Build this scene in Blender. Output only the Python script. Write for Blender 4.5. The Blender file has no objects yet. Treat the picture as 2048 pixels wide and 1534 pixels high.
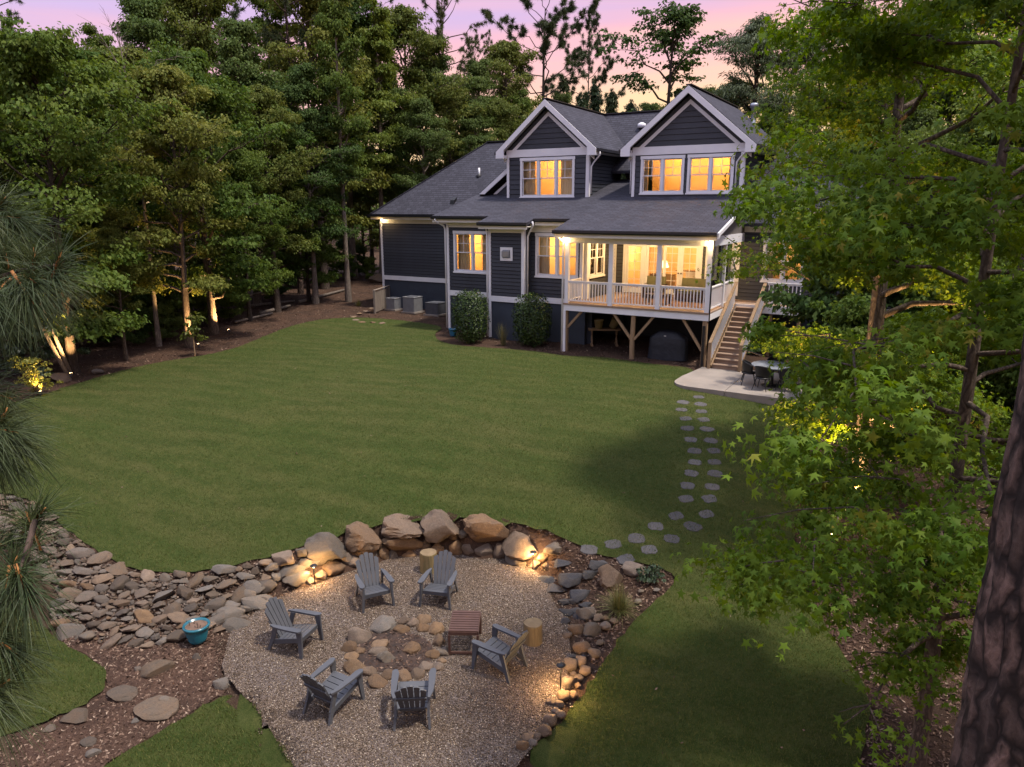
import bpy, bmesh, math, random
import numpy as np
from mathutils import Vector, Matrix, geometry
random.seed(7)
rng = np.random.default_rng(11)
scene = bpy.context.scene
COL = scene.collection
# ---------------------------------------------------------------- camera
FPX, PITCH, YAW = 1447.8, 0.2377, 0.5256          # focal length for a 2048 px wide frame
CAM = np.array([13.416, -27.585, 3.90])
FW = np.array([-math.sin(YAW)*math.cos(PITCH), math.cos(YAW)*math.cos(PITCH), -math.sin(PITCH)])
RT = np.array([math.cos(YAW), math.sin(YAW), 0.0])
DN = np.cross(FW, RT)
FH = np.array([-math.sin(YAW), math.cos(YAW), 0.0])  # level forward
cam_data = bpy.data.cameras.new('camera'); cam = bpy.data.objects.new('camera', cam_data)
COL.objects.link(cam)
cam_data.sensor_width = 36.0; cam_data.lens = FPX/2048*36.0
cam_data.clip_start = 0.1; cam_data.clip_end = 2000
m3 = Matrix((RT, -DN, -FW)).transposed()
cam.matrix_world = Matrix.Translation(CAM) @ m3.to_4x4()
scene.camera = cam
# ---------------------------------------------------------------- light
SUN_DIR = np.array([0.984*math.cos(math.radians(67)), 0.175*math.cos(math.radians(67)), math.sin(math.radians(67))])
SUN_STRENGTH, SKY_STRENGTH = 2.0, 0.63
world = bpy.data.worlds.new('World'); scene.world = world; world.use_nodes = True
def sky_world():
    nt = world.node_tree; N = nt.nodes; L = nt.links; N.clear()
    out = N.new('ShaderNodeOutputWorld'); bg = N.new('ShaderNodeBackground')
    L.new(bg.outputs[0], out.inputs[0])
    tc = N.new('ShaderNodeTexCoord'); sx = N.new('ShaderNodeSeparateXYZ')
    L.new(tc.outputs['Generated'], sx.inputs[0])
    # dusk bands by height above the horizon, broken up by thin streaks of cloud
    mp = N.new('ShaderNodeMapping'); mp.inputs['Scale'].default_value = (1.0, 1.0, 14.0)
    L.new(tc.outputs['Generated'], mp.inputs[0])
    ns = N.new('ShaderNodeTexNoise'); ns.inputs['Scale'].default_value = 2.6; ns.inputs['Detail'].default_value = 5
    L.new(mp.outputs[0], ns.inputs['Vector'])
    ma = N.new('ShaderNodeMath'); ma.operation = 'MULTIPLY_ADD'
    L.new(ns.outputs['Fac'], ma.inputs[0]); ma.inputs[1].default_value = 0.12; ma.inputs[2].default_value = -0.06
    ad = N.new('ShaderNodeMath'); ad.operation = 'ADD'
    L.new(sx.outputs['Z'], ad.inputs[0]); L.new(ma.outputs[0], ad.inputs[1])
    # the left of the view (away from the sunset) is bluer
    dt = N.new('ShaderNodeVectorMath'); dt.operation = 'DOT_PRODUCT'
    L.new(tc.outputs['Generated'], dt.inputs[0]); dt.inputs[1].default_value = (RT[0], RT[1], 0)
    m2 = N.new('ShaderNodeMath'); m2.operation = 'MULTIPLY_ADD'
    L.new(dt.outputs['Value'], m2.inputs[0]); m2.inputs[1].default_value = -0.10; L.new(ad.outputs[0], m2.inputs[2])
    cr = N.new('ShaderNodeValToRGB'); e = cr.color_ramp.elements
    L.new(m2.outputs[0], cr.inputs[0])
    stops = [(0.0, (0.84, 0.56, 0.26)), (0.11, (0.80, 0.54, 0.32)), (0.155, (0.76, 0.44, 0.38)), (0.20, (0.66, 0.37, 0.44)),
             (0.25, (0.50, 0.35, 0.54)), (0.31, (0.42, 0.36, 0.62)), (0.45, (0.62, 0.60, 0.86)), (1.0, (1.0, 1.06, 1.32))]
    while len(e) < len(stops): e.new(0.5)
    for q, (p_, c_) in zip(e, stops): q.position = p_; q.color = (*c_, 1)
    st = N.new('ShaderNodeTexSky'); st.sky_type = 'NISHITA'; st.sun_disc = False
    st.sun_elevation = math.radians(6); st.sun_rotation = math.atan2(SUN_DIR[0], SUN_DIR[1])
    sm = N.new('ShaderNodeVectorMath'); sm.operation = 'SCALE'; L.new(st.outputs[0], sm.inputs[0]); sm.inputs['Scale'].default_value = 0.05
    mx = N.new('ShaderNodeMix'); mx.data_type = 'RGBA'; mx.inputs[0].default_value = 0.12
    L.new(cr.outputs[0], mx.inputs[6]); L.new(sm.outputs[0], mx.inputs[7])
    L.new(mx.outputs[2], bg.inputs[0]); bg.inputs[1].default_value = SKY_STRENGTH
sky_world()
sd = bpy.data.lights.new('sun', 'SUN'); sun = bpy.data.objects.new('sun', sd); COL.objects.link(sun)
sd.energy = SUN_STRENGTH; sd.angle = math.radians(5.0); sd.color = (1.0, 0.89, 0.76)
sun.rotation_euler = Vector(SUN_DIR).to_track_quat('Z', 'Y').to_euler(); sun.location = (30, 0, 40)
vs = scene.view_settings; vs.view_transform = 'Standard'; vs.look = 'None'; vs.exposure = 1.45; vs.gamma = 1.0
vs.use_curve_mapping = False
cy = scene.cycles
cy.use_denoising = True; cy.max_bounces = 6; cy.diffuse_bounces = 3; cy.glossy_bounces = 2; cy.transmission_bounces = 4
cy.transparent_max_bounces = 6; cy.sample_clamp_indirect = 4.0; cy.caustics_reflective = False; cy.caustics_refractive = False
# ---------------------------------------------------------------- node helpers
def newmat(name):
    m = bpy.data.materials.new(name); m.use_nodes = True
    nt = m.node_tree; nt.nodes.clear()
    out = nt.nodes.new('ShaderNodeOutputMaterial')
    return m, nt, out
def nd(nt, typ, ins=None, **kw):
    n = nt.nodes.new(typ)
    for k, v in kw.items(): setattr(n, k, v)
    for k, v in (ins or {}).items():
        s = n.inputs[k]
        if hasattr(v, 'is_output'): nt.links.new(v, s)
        else: s.default_value = v
    return n
def c4(c): return (*c, 1.0)
def mixc(nt, fac, a, b, blend='MIX'):
    n = nd(nt, 'ShaderNodeMix', data_type='RGBA', blend_type=blend)
    for k, v in ((0, fac), (6, a), (7, b)):
        if hasattr(v, 'is_output'): nt.links.new(v, n.inputs[k])
        else: n.inputs[k].default_value = v if k == 0 else c4(v)
    return n.outputs[2]
def noise(nt, vec, scale, detail=4, rough=.55):
    return nd(nt, 'ShaderNodeTexNoise', {'Vector': vec, 'Scale': scale, 'Detail': detail, 'Roughness': rough}).outputs['Fac']
def ramp(nt, fac, *stops):
    n = nd(nt, 'ShaderNodeValToRGB'); nt.links.new(fac, n.inputs[0]); e = n.color_ramp.elements
    while len(e) < len(stops): e.new(.5)
    for q, (p_, c_) in zip(e, stops):
        q.position = p_; q.color = c4(c_) if not isinstance(c_, float) else (c_, c_, c_, 1)
    return n.outputs[0]
def pbsdf(nt, out, color, rough=.8, spec=.3, metallic=0., normal=None):
    b = nd(nt, 'ShaderNodeBsdfPrincipled', {'Roughness': rough, 'Specular IOR Level': spec, 'Metallic': metallic})
    if hasattr(color, 'is_output'): nt.links.new(color, b.inputs['Base Color'])
    else: b.inputs['Base Color'].default_value = c4(color)
    if normal is not None: nt.links.new(normal, b.inputs['Normal'])
    if out is not None: nt.links.new(b.outputs[0], out.inputs[0])
    return b
def bumpn(nt, h, strength, dist=.02):
    return nd(nt, 'ShaderNodeBump', {'Height': h, 'Strength': strength, 'Distance': dist}).outputs[0]
def M(name, base, var=None, scale=3., rough=.8, bump=0., bscale=40., rand=0., spec=.3, metallic=0., bdist=.02, stretch=None):
    m, nt, out = newmat(name)
    tc = nd(nt, 'ShaderNodeTexCoord').outputs['Object']
    if stretch: tc = nd(nt, 'ShaderNodeMapping', {'Vector': tc, 'Scale': stretch}).outputs[0]
    col = None
    if var is None: var = tuple(c*.8 for c in base)
    f = ramp(nt, noise(nt, tc, scale), (.3, 0.), (.7, 1.))
    col = mixc(nt, f, base, var)
    if rand:
        oi = nd(nt, 'ShaderNodeObjectInfo').outputs['Random']
        k = nd(nt, 'ShaderNodeMapRange', {'Value': oi, 'To Min': 1-rand, 'To Max': 1+rand}).outputs[0]
        hs = nd(nt, 'ShaderNodeHueSaturation', {'Color': col, 'Value': k}); col = hs.outputs[0]
    nrm = bumpn(nt, noise(nt, tc, bscale), bump, bdist) if bump else None
    pbsdf(nt, out, col, rough, spec, metallic, nrm)
    return m
# ---------------------------------------------------------------- object helpers
def tag(o, label=None, cat=None, group=None, kind=None):
    if label: o['label'] = label
    if cat: o['category'] = cat
    if group: o['group'] = group
    if kind: o['kind'] = kind
    return o
def put(o, parent):
    COL.objects.link(o)
    if parent is not None:
        o.parent = parent
        o.matrix_parent_inverse = parent.matrix_basis.inverted() if parent.parent is None else (parent.parent.matrix_basis @ parent.matrix_parent_inverse @ parent.matrix_basis).inverted()
    return o
def obj(name, me, mat=None, parent=None):
    o = bpy.data.objects.new(name, me)
    if mat is not None and not me.materials: me.materials.append(mat)
    return put(o, parent)
def local(name, me, mat, parent, loc=(0,0,0), rot=None, scl=None):      # child given in its parent's own frame
    o = bpy.data.objects.new(name, me); COL.objects.link(o)
    if mat is not None and not me.materials: me.materials.append(mat)
    o.parent = parent; o.location = loc
    if rot is not None: o.rotation_euler = rot
    if scl is not None: o.scale = scl
    return o
def empty(name, loc=(0,0,0), rz=0.):
    o = bpy.data.objects.new(name, None); o.empty_display_size = .3; COL.objects.link(o)
    o.matrix_basis = Matrix.Translation(Vector(loc)) @ Matrix.Rotation(rz, 4, 'Z')
    return o
def pymesh(name, v, f, smooth=False):
    me = bpy.data.meshes.new(name); me.from_pydata([tuple(map(float, q)) for q in v], [], [tuple(q) for q in f])
    if smooth: me.polygons.foreach_set('use_smooth', [True]*len(me.polygons))
    me.update(); return me
def npmesh(name, V, F, rnd=None, smooth=False):          # V (n,3), F (m,k) arrays; rnd one value per face
    me = bpy.data.meshes.new(name); n, k = F.shape
    me.vertices.add(len(V)); me.vertices.foreach_set('co', np.asarray(V, np.float32).ravel())
    me.loops.add(n*k); me.loops.foreach_set('vertex_index', F.astype(np.int32).ravel())
    me.polygons.add(n); me.polygons.foreach_set('loop_start', np.arange(0, n*k, k, dtype=np.int32))
    me.polygons.foreach_set('loop_total', np.full(n, k, np.int32))
    if smooth: me.polygons.foreach_set('use_smooth', np.ones(n, bool))
    if rnd is not None:
        a = me.attributes.new('rnd', 'FLOAT', 'FACE'); a.data.foreach_set('value', np.asarray(rnd, np.float32))
    me.update(calc_edges=True); return me
class MB:                                               # collects boxes, bars and tubes into ONE mesh
    def __init__(s): s.v = []; s.f = []
    def add(s, v, f):
        b = len(s.v); s.v += [tuple(map(float, q)) for q in v]; s.f += [tuple(i+b for i in q) for q in f]; return s
    def box(s, x0, x1, y0, y1, z0, z1):
        return s.add([(x0,y0,z0),(x1,y0,z0),(x1,y1,z0),(x0,y1,z0),(x0,y0,z1),(x1,y0,z1),(x1,y1,z1),(x0,y1,z1)],
                     [(0,3,2,1),(4,5,6,7),(0,1,5,4),(1,2,6,5),(2,3,7,6),(3,0,4,7)])
    def bar(s, a, b, w, h, up=(0,0,1)):                 # rectangular bar from a to b
        a, b = Vector(a), Vector(b); d = (b-a).normalized(); u = Vector(up)
        if abs(d.dot(u)) > .98: u = Vector((1,0,0))
        x = d.cross(u).normalized()*w/2; y = x.cross(d).normalized()*h/2
        p = [a-x-y, a+x-y, a+x+y, a-x+y]; q = [b-x-y, b+x-y, b+x+y, b-x+y]
        return s.add(p+q, [(0,3,2,1),(4,5,6,7),(0,1,5,4),(1,2,6,5),(2,3,7,6),(3,0,4,7)])
    def prism(s, poly, axis, a0, a1):                   # polygon in the two other axes, extruded along axis
        n = len(poly); P = []
        for a in (a0, a1):
            for (p_, q_) in poly: P.append({'x': (a,p_,q_), 'y': (p_,a,q_), 'z': (p_,q_,a)}[axis])
        return s.add(P, [tuple(range(n))[::-1], tuple(range(n, 2*n))] + [(i, (i+1)%n, n+(i+1)%n, n+i) for i in range(n)])
    def tube(s, pts, rad, seg=8, cap=True):
        pts = [Vector(p_) for p_ in pts]; n = len(pts)
        if not hasattr(rad, '__len__'): rad = [rad]*n
        rings = []; ref = Vector((.123, .97, .2))
        for i in range(n):
            d = (pts[min(i+1, n-1)]-pts[max(i-1, 0)]).normalized()
            if abs(d.dot(ref)) > .95: ref = Vector((1, .1, 0))
            x = d.cross(ref).normalized(); y = d.cross(x)
            rings.append([pts[i]+(x*math.cos(t)+y*math.sin(t))*rad[i] for t in (2*math.pi*k/seg for k in range(seg))])
        F = [(i*seg+k, i*seg+(k+1)%seg, (i+1)*seg+(k+1)%seg, (i+1)*seg+k) for i in range(n-1) for k in range(seg)]
        if cap: F += [tuple(range(seg))[::-1], tuple((n-1)*seg+k for k in range(seg))]
        return s.add([p_ for r in rings for p_ in r], F)
    def lathe(s, prof, seg=20, c=(0,0,0)):
        V = [(c[0]+r*math.cos(2*math.pi*k/seg), c[1]+r*math.sin(2*math.pi*k/seg), c[2]+z) for r, z in prof for k in range(seg)]
        n = len(prof)
        F = [(i*seg+k, i*seg+(k+1)%seg, (i+1)*seg+(k+1)%seg, (i+1)*seg+k) for i in range(n-1) for k in range(seg)]
        F += [tuple(range(seg))[::-1], tuple((n-1)*seg+k for k in range(seg))]
        return s.add(V, F)
    def mesh(s, name, smooth=False): return pymesh(name, s.v, s.f, smooth)
    def build(s, name, mat, parent=None, smooth=False): return obj(name, s.mesh(name, smooth), mat, parent)
def autosmooth(o, deg=35):
    me = o.data
    me.polygons.foreach_set('use_smooth', [True]*len(me.polygons))
    me.set_sharp_from_angle(angle=math.radians(deg)) if hasattr(me, 'set_sharp_from_angle') else None
    return o
def copy_tree(root, loc, rz=0., scl=1., sub=True):      # a thing and its parts and sub-parts
    r = root.copy(); COL.objects.link(r)
    s3 = scl if hasattr(scl, '__len__') else (scl,)*3
    r.matrix_basis = Matrix.Translation(Vector(loc)) @ Matrix.Rotation(rz, 4, 'Z') @ Matrix.Diagonal((*s3, 1))
    def rec(src, dst):
        for ch in [c for c in KIDS.get(src.name, [])]:
            c = ch.copy(); COL.objects.link(c); c.parent = dst; rec(ch, c)
    if sub: rec(root, r)
    return r
KIDS = {}
def remember(root):
    for ch in root.children_recursive:
        KIDS.setdefault(ch.parent.name, []).append(ch)
    return root
def move(root, loc, rz=0., scl=1.):
    s3 = scl if hasattr(scl, '__len__') else (scl,)*3
    root.matrix_basis = Matrix.Translation(Vector(loc)) @ Matrix.Rotation(rz, 4, 'Z') @ Matrix.Diagonal((*s3, 1))
    return root
# ---------------------------------------------------------------- terrain
def pt_ray(x, y): return FW + RT*(x-1024)/FPX + DN*(y-767)/FPX
def on_w(x, y, w):
    t = pt_ray(x, y); return CAM + t*(w-CAM[2])/t[2]
_gd = np.array([0, 7, 10, 12.5, 13.8, 15, 16.4, 18, 20, 22, 24, 28, 34, 45, 70, 120, 400.])
_gz = np.array([-5.6, -4.9, -4.6, -4.42, -4.2, -3.9, -3.52, -3.14, -2.74, -2.42, -2.22, -2.08, -2.0, -1.9, -1.2, 0., 6.])
_td = np.arange(-60, 400, .25); _tz = np.interp(_td, _gd, _gz)
_k = np.exp(-.5*(np.arange(-12, 13)/4.)**2); _k /= _k.sum()
_tz = np.convolve(np.pad(_tz, 12, mode='edge'), _k, mode='valid')
def inside(P, poly):
    x, y = P[:, 0], P[:, 1]; r = np.zeros(len(P), bool); n = len(poly)
    for i in range(n):
        (x1, y1), (x2, y2) = poly[i], poly[(i+1) % n]
        c = ((y1 > y) != (y2 > y)) & (x < (x2-x1)*(y-y1)/(y2-y1+1e-12)+x1); r ^= c
    return r
def pdist(P, poly):
    d = np.full(len(P), 1e9); n = len(poly)
    for i in range(n):
        a = np.array(poly[i]); b = np.array(poly[(i+1) % n]); ab = b-a
        t = np.clip(((P-a)@ab)/(ab@ab+1e-12), 0, 1); d = np.minimum(d, np.linalg.norm(P-(a+t[:, None]*ab), axis=1))
    return d
PIT_Z = -4.42
FLOOR_POLY = None; RIM_POLY = None
def T_arr(P):
    P = np.asarray(P, float)[:, :2]
    d = (P-CAM[:2])@FH[:2]
    z = np.interp(d, _td, _tz) + .025*np.sin(P[:, 0]*.7+1)*np.sin(P[:, 1]*.6)
    if FLOOR_POLY is not None:
        near = np.linalg.norm(P-np.mean(FLOOR_POLY, axis=0), axis=1) < 9
        if near.any():
            Q = P[near]; inf = inside(Q, FLOOR_POLY); inr = inside(Q, RIM_POLY)
            df = np.where(inf, 0, pdist(Q, FLOOR_POLY)); dr = np.where(inr, pdist(Q, RIM_POLY), 0)
            k = np.where(inr | inf, dr/(df+dr+1e-6), 0); k = np.where(inf, 1, k); k = k*k*(3-2*k)
            z[near] = z[near]*(1-k) + PIT_Z*k
    return z
def T(x, y): return float(T_arr(np.array([[x, y]]))[0])
_ts = np.concatenate([np.arange(4, 30, .1), np.arange(30, 140, .5)])
def G(px, py, dz=0.):                                    # where the sight line through a picture point meets the ground
    r = pt_ray(px, py); P = CAM + r*_ts[:, None]; h = P[:, 2]-T_arr(P)-dz
    i = int(np.argmax(h < 0))
    if h[i] >= 0: i = len(_ts)-1
    a, b = _ts[max(i-1, 0)], _ts[i]
    for _ in range(18):
        m_ = (a+b)/2; q = CAM + r*m_
        if q[2]-T(q[0], q[1])-dz > 0: a = m_
        else: b = m_
    q = CAM + r*a
    return Vector((q[0], q[1], q[2]))
def depth(p): return float((np.array(p)-CAM)@FW)
def G2(pts, w=None): return [tuple((on_w(x, y, w) if w is not None else np.array(G(x, y)))[:2]) for x, y in pts]
GRAVEL_PX = [(640,1168),(560,1192),(505,1232),(452,1272),(440,1340),(470,1378),(505,1410),(540,1460),(600,1560),(640,1640),(960,1640),(1010,1560),(1075,1490),(1115,1420),(1140,1350),(1145,1290),(1135,1235),(1100,1185),(1075,1140),(1000,1116),(900,1108),(800,1110),(720,1136)]
FLOOR_POLY_ = G2(GRAVEL_PX, PIT_Z)
RIM_PX = [(-40,1290),(0,985),(60,998),(110,1040),(150,1068),(210,1112),(270,1140),(330,1144),(400,1142),(480,1128),(560,1108),(620,1085),(700,1062),(770,1044),(850,1034),(930,1034),(1000,1043),(1060,1050),(1115,1066),(1150,1092),(1180,1112)]
RIM_TOP = G2(RIM_PX)
_lowr = G2([(1265,1128),(1330,1142),(1345,1168),(1290,1212),(1235,1290),(1185,1380),(1130,1450),(1080,1500),(1020,1600),(980,1680),(620,1680)])
_lowl = G2([(600,1600),(540,1470),(480,1385),(420,1300),(300,1300),(100,1290)])
RIM_POLY = RIM_TOP[6:] + _lowr + _lowl[:4]
FLOOR_POLY = FLOOR_POLY_
# ================================================================ materials
def leafmat(name, c1, c2, trans=.35, rough=.5, hue=.03, spec=.25, val=.25, turn=None):
    m, nt, out = newmat(name)
    a = nd(nt, 'ShaderNodeAttribute', attribute_name='rnd').outputs['Fac']
    oi = nd(nt, 'ShaderNodeObjectInfo').outputs['Random']
    col = mixc(nt, a, c1, c2)
    if turn: col = mixc(nt, ramp(nt, a, (.86, 0.), (.95, .8)), col, turn)
    hv = nd(nt, 'ShaderNodeMapRange', {'Value': oi, 'To Min': .5-hue, 'To Max': .5+hue}).outputs[0]
    vv = nd(nt, 'ShaderNodeMapRange', {'Value': oi, 'To Min': 1+val, 'To Max': 1-val}).outputs[0]
    col = nd(nt, 'ShaderNodeHueSaturation', {'Color': col, 'Hue': hv, 'Value': vv}).outputs[0]
    b = pbsdf(nt, None, col, rough, spec)
    tcol = nd(nt, 'ShaderNodeHueSaturation', {'Color': col, 'Hue': .485, 'Saturation': 1.1, 'Value': 1.25}).outputs[0]
    t = nd(nt, 'ShaderNodeBsdfTranslucent', {'Color': tcol})
    x = nd(nt, 'ShaderNodeMixShader', {0: trans, 1: b.outputs[0], 2: t.outputs[0]})
    nt.links.new(x.outputs[0], out.inputs[0]); return m
def barkmat(name, c1, c2, sx=14., sz=2.2, bump=.8, dist=.04, c3=None):
    m, nt, out = newmat(name)
    tc = nd(nt, 'ShaderNodeTexCoord').outputs['Object']
    wn = nd(nt, 'ShaderNodeTexNoise', {'Vector': tc, 'Scale': 5., 'Detail': 3.}).outputs['Color']
    wv = nd(nt, 'ShaderNodeVectorMath', {0: wn, 'Scale': .16}, operation='SCALE').outputs[0]
    tw = nd(nt, 'ShaderNodeVectorMath', {0: tc, 1: wv}, operation='ADD').outputs[0]
    mp = nd(nt, 'ShaderNodeMapping', {'Vector': tw, 'Scale': (sx, sx, sz)}).outputs[0]
    vo = nd(nt, 'ShaderNodeTexVoronoi', {'Vector': mp, 'Scale': 1.}, feature='DISTANCE_TO_EDGE').outputs['Distance']
    vf = nd(nt, 'ShaderNodeTexVoronoi', {'Vector': mp, 'Scale': 1.}, feature='F1').outputs['Color']
    n = noise(nt, mp, 2.4, 7, .7)
    h = nd(nt, 'ShaderNodeMath', {0: vo, 1: n}, operation='MULTIPLY').outputs[0]
    pl = mixc(nt, nd(nt, 'ShaderNodeSeparateColor', {0: vf}).outputs[0], tuple(q*.6 for q in c1), c3 or tuple(q*1.25 for q in c1))
    pl = mixc(nt, ramp(nt, n, (.35, .6), (.65, 0.)), pl, tuple(q*.4 for q in c1))
    col = mixc(nt, ramp(nt, h, (.015, 0.), (.16, 1.)), c2, pl)
    pbsdf(nt, out, col, .9, .15, 0, bumpn(nt, h, bump, dist)); return m
def roofmat(name, axis):
    m, nt, out = newmat(name)
    tc = nd(nt, 'ShaderNodeTexCoord').outputs['Object']
    s = nd(nt, 'ShaderNodeSeparateXYZ', {0: tc})
    zz = s.outputs['Z'] if axis != 'low' else s.outputs['Y']
    cb = nd(nt, 'ShaderNodeCombineXYZ', {0: s.outputs['Y'] if axis == 'v' else s.outputs['X'], 1: zz}).outputs[0]
    rowh = .16 if axis == 'low' else .115
    br = nd(nt, 'ShaderNodeTexBrick', {'Vector': cb, 'Scale': 1., 'Color1': c4((.056,.056,.074)), 'Color2': c4((.032,.032,.043)), 'Mortar': c4((.013,.013,.017)),
         'Mortar Size': .014, 'Brick Width': .34, 'Row Height': rowh, 'Bias': 0.}, offset=.37)
    n1 = noise(nt, tc, 1.1, 3); n2 = noise(nt, tc, 60, 2)
    col = mixc(nt, ramp(nt, n1, (.3, .82), (.7, 1.12)), (0,0,0), br.outputs['Color'], 'MIX')
    col = mixc(nt, .22, col, ramp(nt, n2, (.2, (.020,.020,.027)), (.8, (.075,.075,.098))))
    pbsdf(nt, out, col, .9, .2, 0, bumpn(nt, br.outputs['Fac'], -.5, .02)); return m
def lawnmat(name):
    m, nt, out = newmat(name)
    tc = nd(nt, 'ShaderNodeTexCoord').outputs['Object']
    big = ramp(nt, noise(nt, tc, .33, 3), (.35, 0.), (.68, 1.))
    mid = ramp(nt, noise(nt, tc, 1.9, 5, .65), (.34, 0.), (.66, 1.))
    mp = nd(nt, 'ShaderNodeMapping', {'Vector': tc, 'Rotation': (0, 0, math.radians(-62)), 'Scale': (.18, 1.7, 1)}).outputs[0]
    stripe = ramp(nt, noise(nt, mp, 1., 4), (.38, 0.), (.62, 1.))
    fine = noise(nt, tc, 55, 3, .7); fib = noise(nt, nd(nt, 'ShaderNodeMapping', {'Vector': tc, 'Scale': (1, 1, .3)}).outputs[0], 170, 2)
    c = mixc(nt, mid, (.054,.084,.017), (.112,.124,.036))
    c = mixc(nt, nd(nt, 'ShaderNodeMath', {0: big, 1: .62}, operation='MULTIPLY').outputs[0], c, (.132,.120,.046))
    c = mixc(nt, nd(nt, 'ShaderNodeMath', {0: stripe, 1: .6}, operation='MULTIPLY').outputs[0], c, (.044,.082,.014))
    sp_ = nd(nt, 'ShaderNodeVectorMath', {0: tc, 1: (-.33, .94, 0)}, operation='DOT_PRODUCT').outputs['Value']
    wob = nd(nt, 'ShaderNodeMath', {0: noise(nt, tc, .22, 2), 1: 1.6}, operation='MULTIPLY').outputs[0]
    ph = nd(nt, 'ShaderNodeMath', {0: nd(nt, 'ShaderNodeMath', {0: sp_, 1: wob}, operation='ADD').outputs[0], 1: 7.5}, operation='MULTIPLY').outputs[0]
    mow = ramp(nt, nd(nt, 'ShaderNodeMath', {0: nd(nt, 'ShaderNodeMath', {0: ph}, operation='SINE').outputs[0], 1: .5, 2: .5}, operation='MULTIPLY_ADD').outputs[0], (.25, 0.), (.75, 1.))
    mow = nd(nt, 'ShaderNodeMath', {0: mow, 1: ramp(nt, noise(nt, tc, .5, 4), (.36, .05), (.60, .6))}, operation='MULTIPLY').outputs[0]
    c = mixc(nt, mow, c, (.040,.066,.013))
    clump = noise(nt, tc, 7.5, 4, .7); c = mixc(nt, ramp(nt, clump, (.50, 0.), (.68, .5)), c, (.125,.128,.045)); c = mixc(nt, ramp(nt, clump, (.34, .5), (.48, 0.)), c, (.026,.048,.010))
    c = mixc(nt, ramp(nt, fine, (.36, .55), (.66, 0.)), c, (.020,.034,.008))
    c = mixc(nt, ramp(nt, fib, (.5, 0.), (.8, .5)), c, (.135,.15,.05))
    h = nd(nt, 'ShaderNodeMath', {0: fine, 1: fib}, operation='ADD').outputs[0]
    pbsdf(nt, out, c, .95, .1, 0, bumpn(nt, h, .9, .04)); return m
def groundmat(name, c1, c2, c3, sc=9.):
    m, nt, out = newmat(name)
    tc = nd(nt, 'ShaderNodeTexCoord').outputs['Object']
    w = nd(nt, 'ShaderNodeVectorMath', {0: tc, 1: nd(nt, 'ShaderNodeTexNoise', {'Vector': tc, 'Scale': 7.}).outputs['Color']}, operation='ADD').outputs[0]
    v = nd(nt, 'ShaderNodeTexVoronoi', {'Vector': w, 'Scale': sc*2.6}, feature='F1')
    n = noise(nt, tc, sc*.12, 5); f = noise(nt, tc, sc*9, 4, .7)
    vc = nd(nt, 'ShaderNodeSeparateColor', {0: v.outputs['Color']}).outputs[0]
    c = mixc(nt, vc, c1, c2); c = mixc(nt, ramp(nt, n, (.4, 0.), (.65, .7)), c, c3)
    c = mixc(nt, ramp(nt, f, (.3, .65), (.62, 0.)), c, tuple(q*.25 for q in c1))
    pbsdf(nt, out, c, .95, .1, 0, bumpn(nt, f, 1., .04)); return m
def islandmat(name, stops, rough=.9, spec=.2):           # colour by the value carried on each little piece
    m, nt, out = newmat(name)
    a = nd(nt, 'ShaderNodeAttribute', attribute_name='rnd').outputs['Fac']
    pbsdf(nt, out, ramp(nt, a, *stops), rough, spec); return m
def gravelmat(name):
    m, nt, out = newmat(name)
    tc = nd(nt, 'ShaderNodeTexCoord').outputs['Object']
    v = nd(nt, 'ShaderNodeTexVoronoi', {'Vector': tc, 'Scale': 60.}, feature='F1')
    vc = nd(nt, 'ShaderNodeSeparateColor', {0: v.outputs['Color']})
    c = ramp(nt, vc.outputs[0], (0., (.045,.031,.023)), (.35, (.10,.071,.051)), (.7, (.16,.118,.09)), (.95, (.27,.22,.185)))
    c = mixc(nt, ramp(nt, v.outputs['Distance'], (.3, 0.), (.75, .85)), c, (.035,.026,.022))
    c = mixc(nt, ramp(nt, noise(nt, tc, 1.1, 4), (.42, 0.), (.7, .55)), c, (.10,.085,.085))
    pbsdf(nt, out, c, .9, .2, 0, bumpn(nt, v.outputs['Distance'], -.9, .02)); return m
def stonemat(name, c1, c2, c3, rand=.3, bump=.6):
    m, nt, out = newmat(name)
    tc0 = nd(nt, 'ShaderNodeTexCoord').outputs['Object']
    oi = nd(nt, 'ShaderNodeObjectInfo').outputs['Random']
    off = nd(nt, 'ShaderNodeMath', {0: oi, 1: 37.}, operation='MULTIPLY').outputs[0]
    tc = nd(nt, 'ShaderNodeVectorMath', {0: tc0, 1: off}, operation='ADD').outputs[0]
    n1 = noise(nt, tc, 1.6, 5); n2 = noise(nt, tc, 9, 6, .65); n3 = noise(nt, tc, 34, 4, .7)
    c = mixc(nt, ramp(nt, n1, (.36, 0.), (.62, 1.)), c1, c2)
    c = mixc(nt, ramp(nt, n2, (.48, 0.), (.7, .7)), c, c3)
    c = mixc(nt, ramp(nt, n3, (.35, .45), (.6, 0.)), c, tuple(q*.35 for q in c1))
    k = nd(nt, 'ShaderNodeMapRange', {'Value': oi, 'To Min': 1-rand, 'To Max': 1+rand}).outputs[0]
    sat = nd(nt, 'ShaderNodeMath', {0: nd(nt, 'ShaderNodeMath', {0: off}, operation='FRACT').outputs[0], 1: .5}, operation='MULTIPLY_ADD')
    sat.inputs[2].default_value = .65
    c = nd(nt, 'ShaderNodeHueSaturation', {'Color': c, 'Value': k, 'Saturation': sat.outputs[0]}).outputs[0]
    h = nd(nt, 'ShaderNodeMath', {0: n2, 1: n3}, operation='ADD').outputs[0]
    pbsdf(nt, out, c, .85, .25, 0, bumpn(nt, h, bump, .05)); return m
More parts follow.
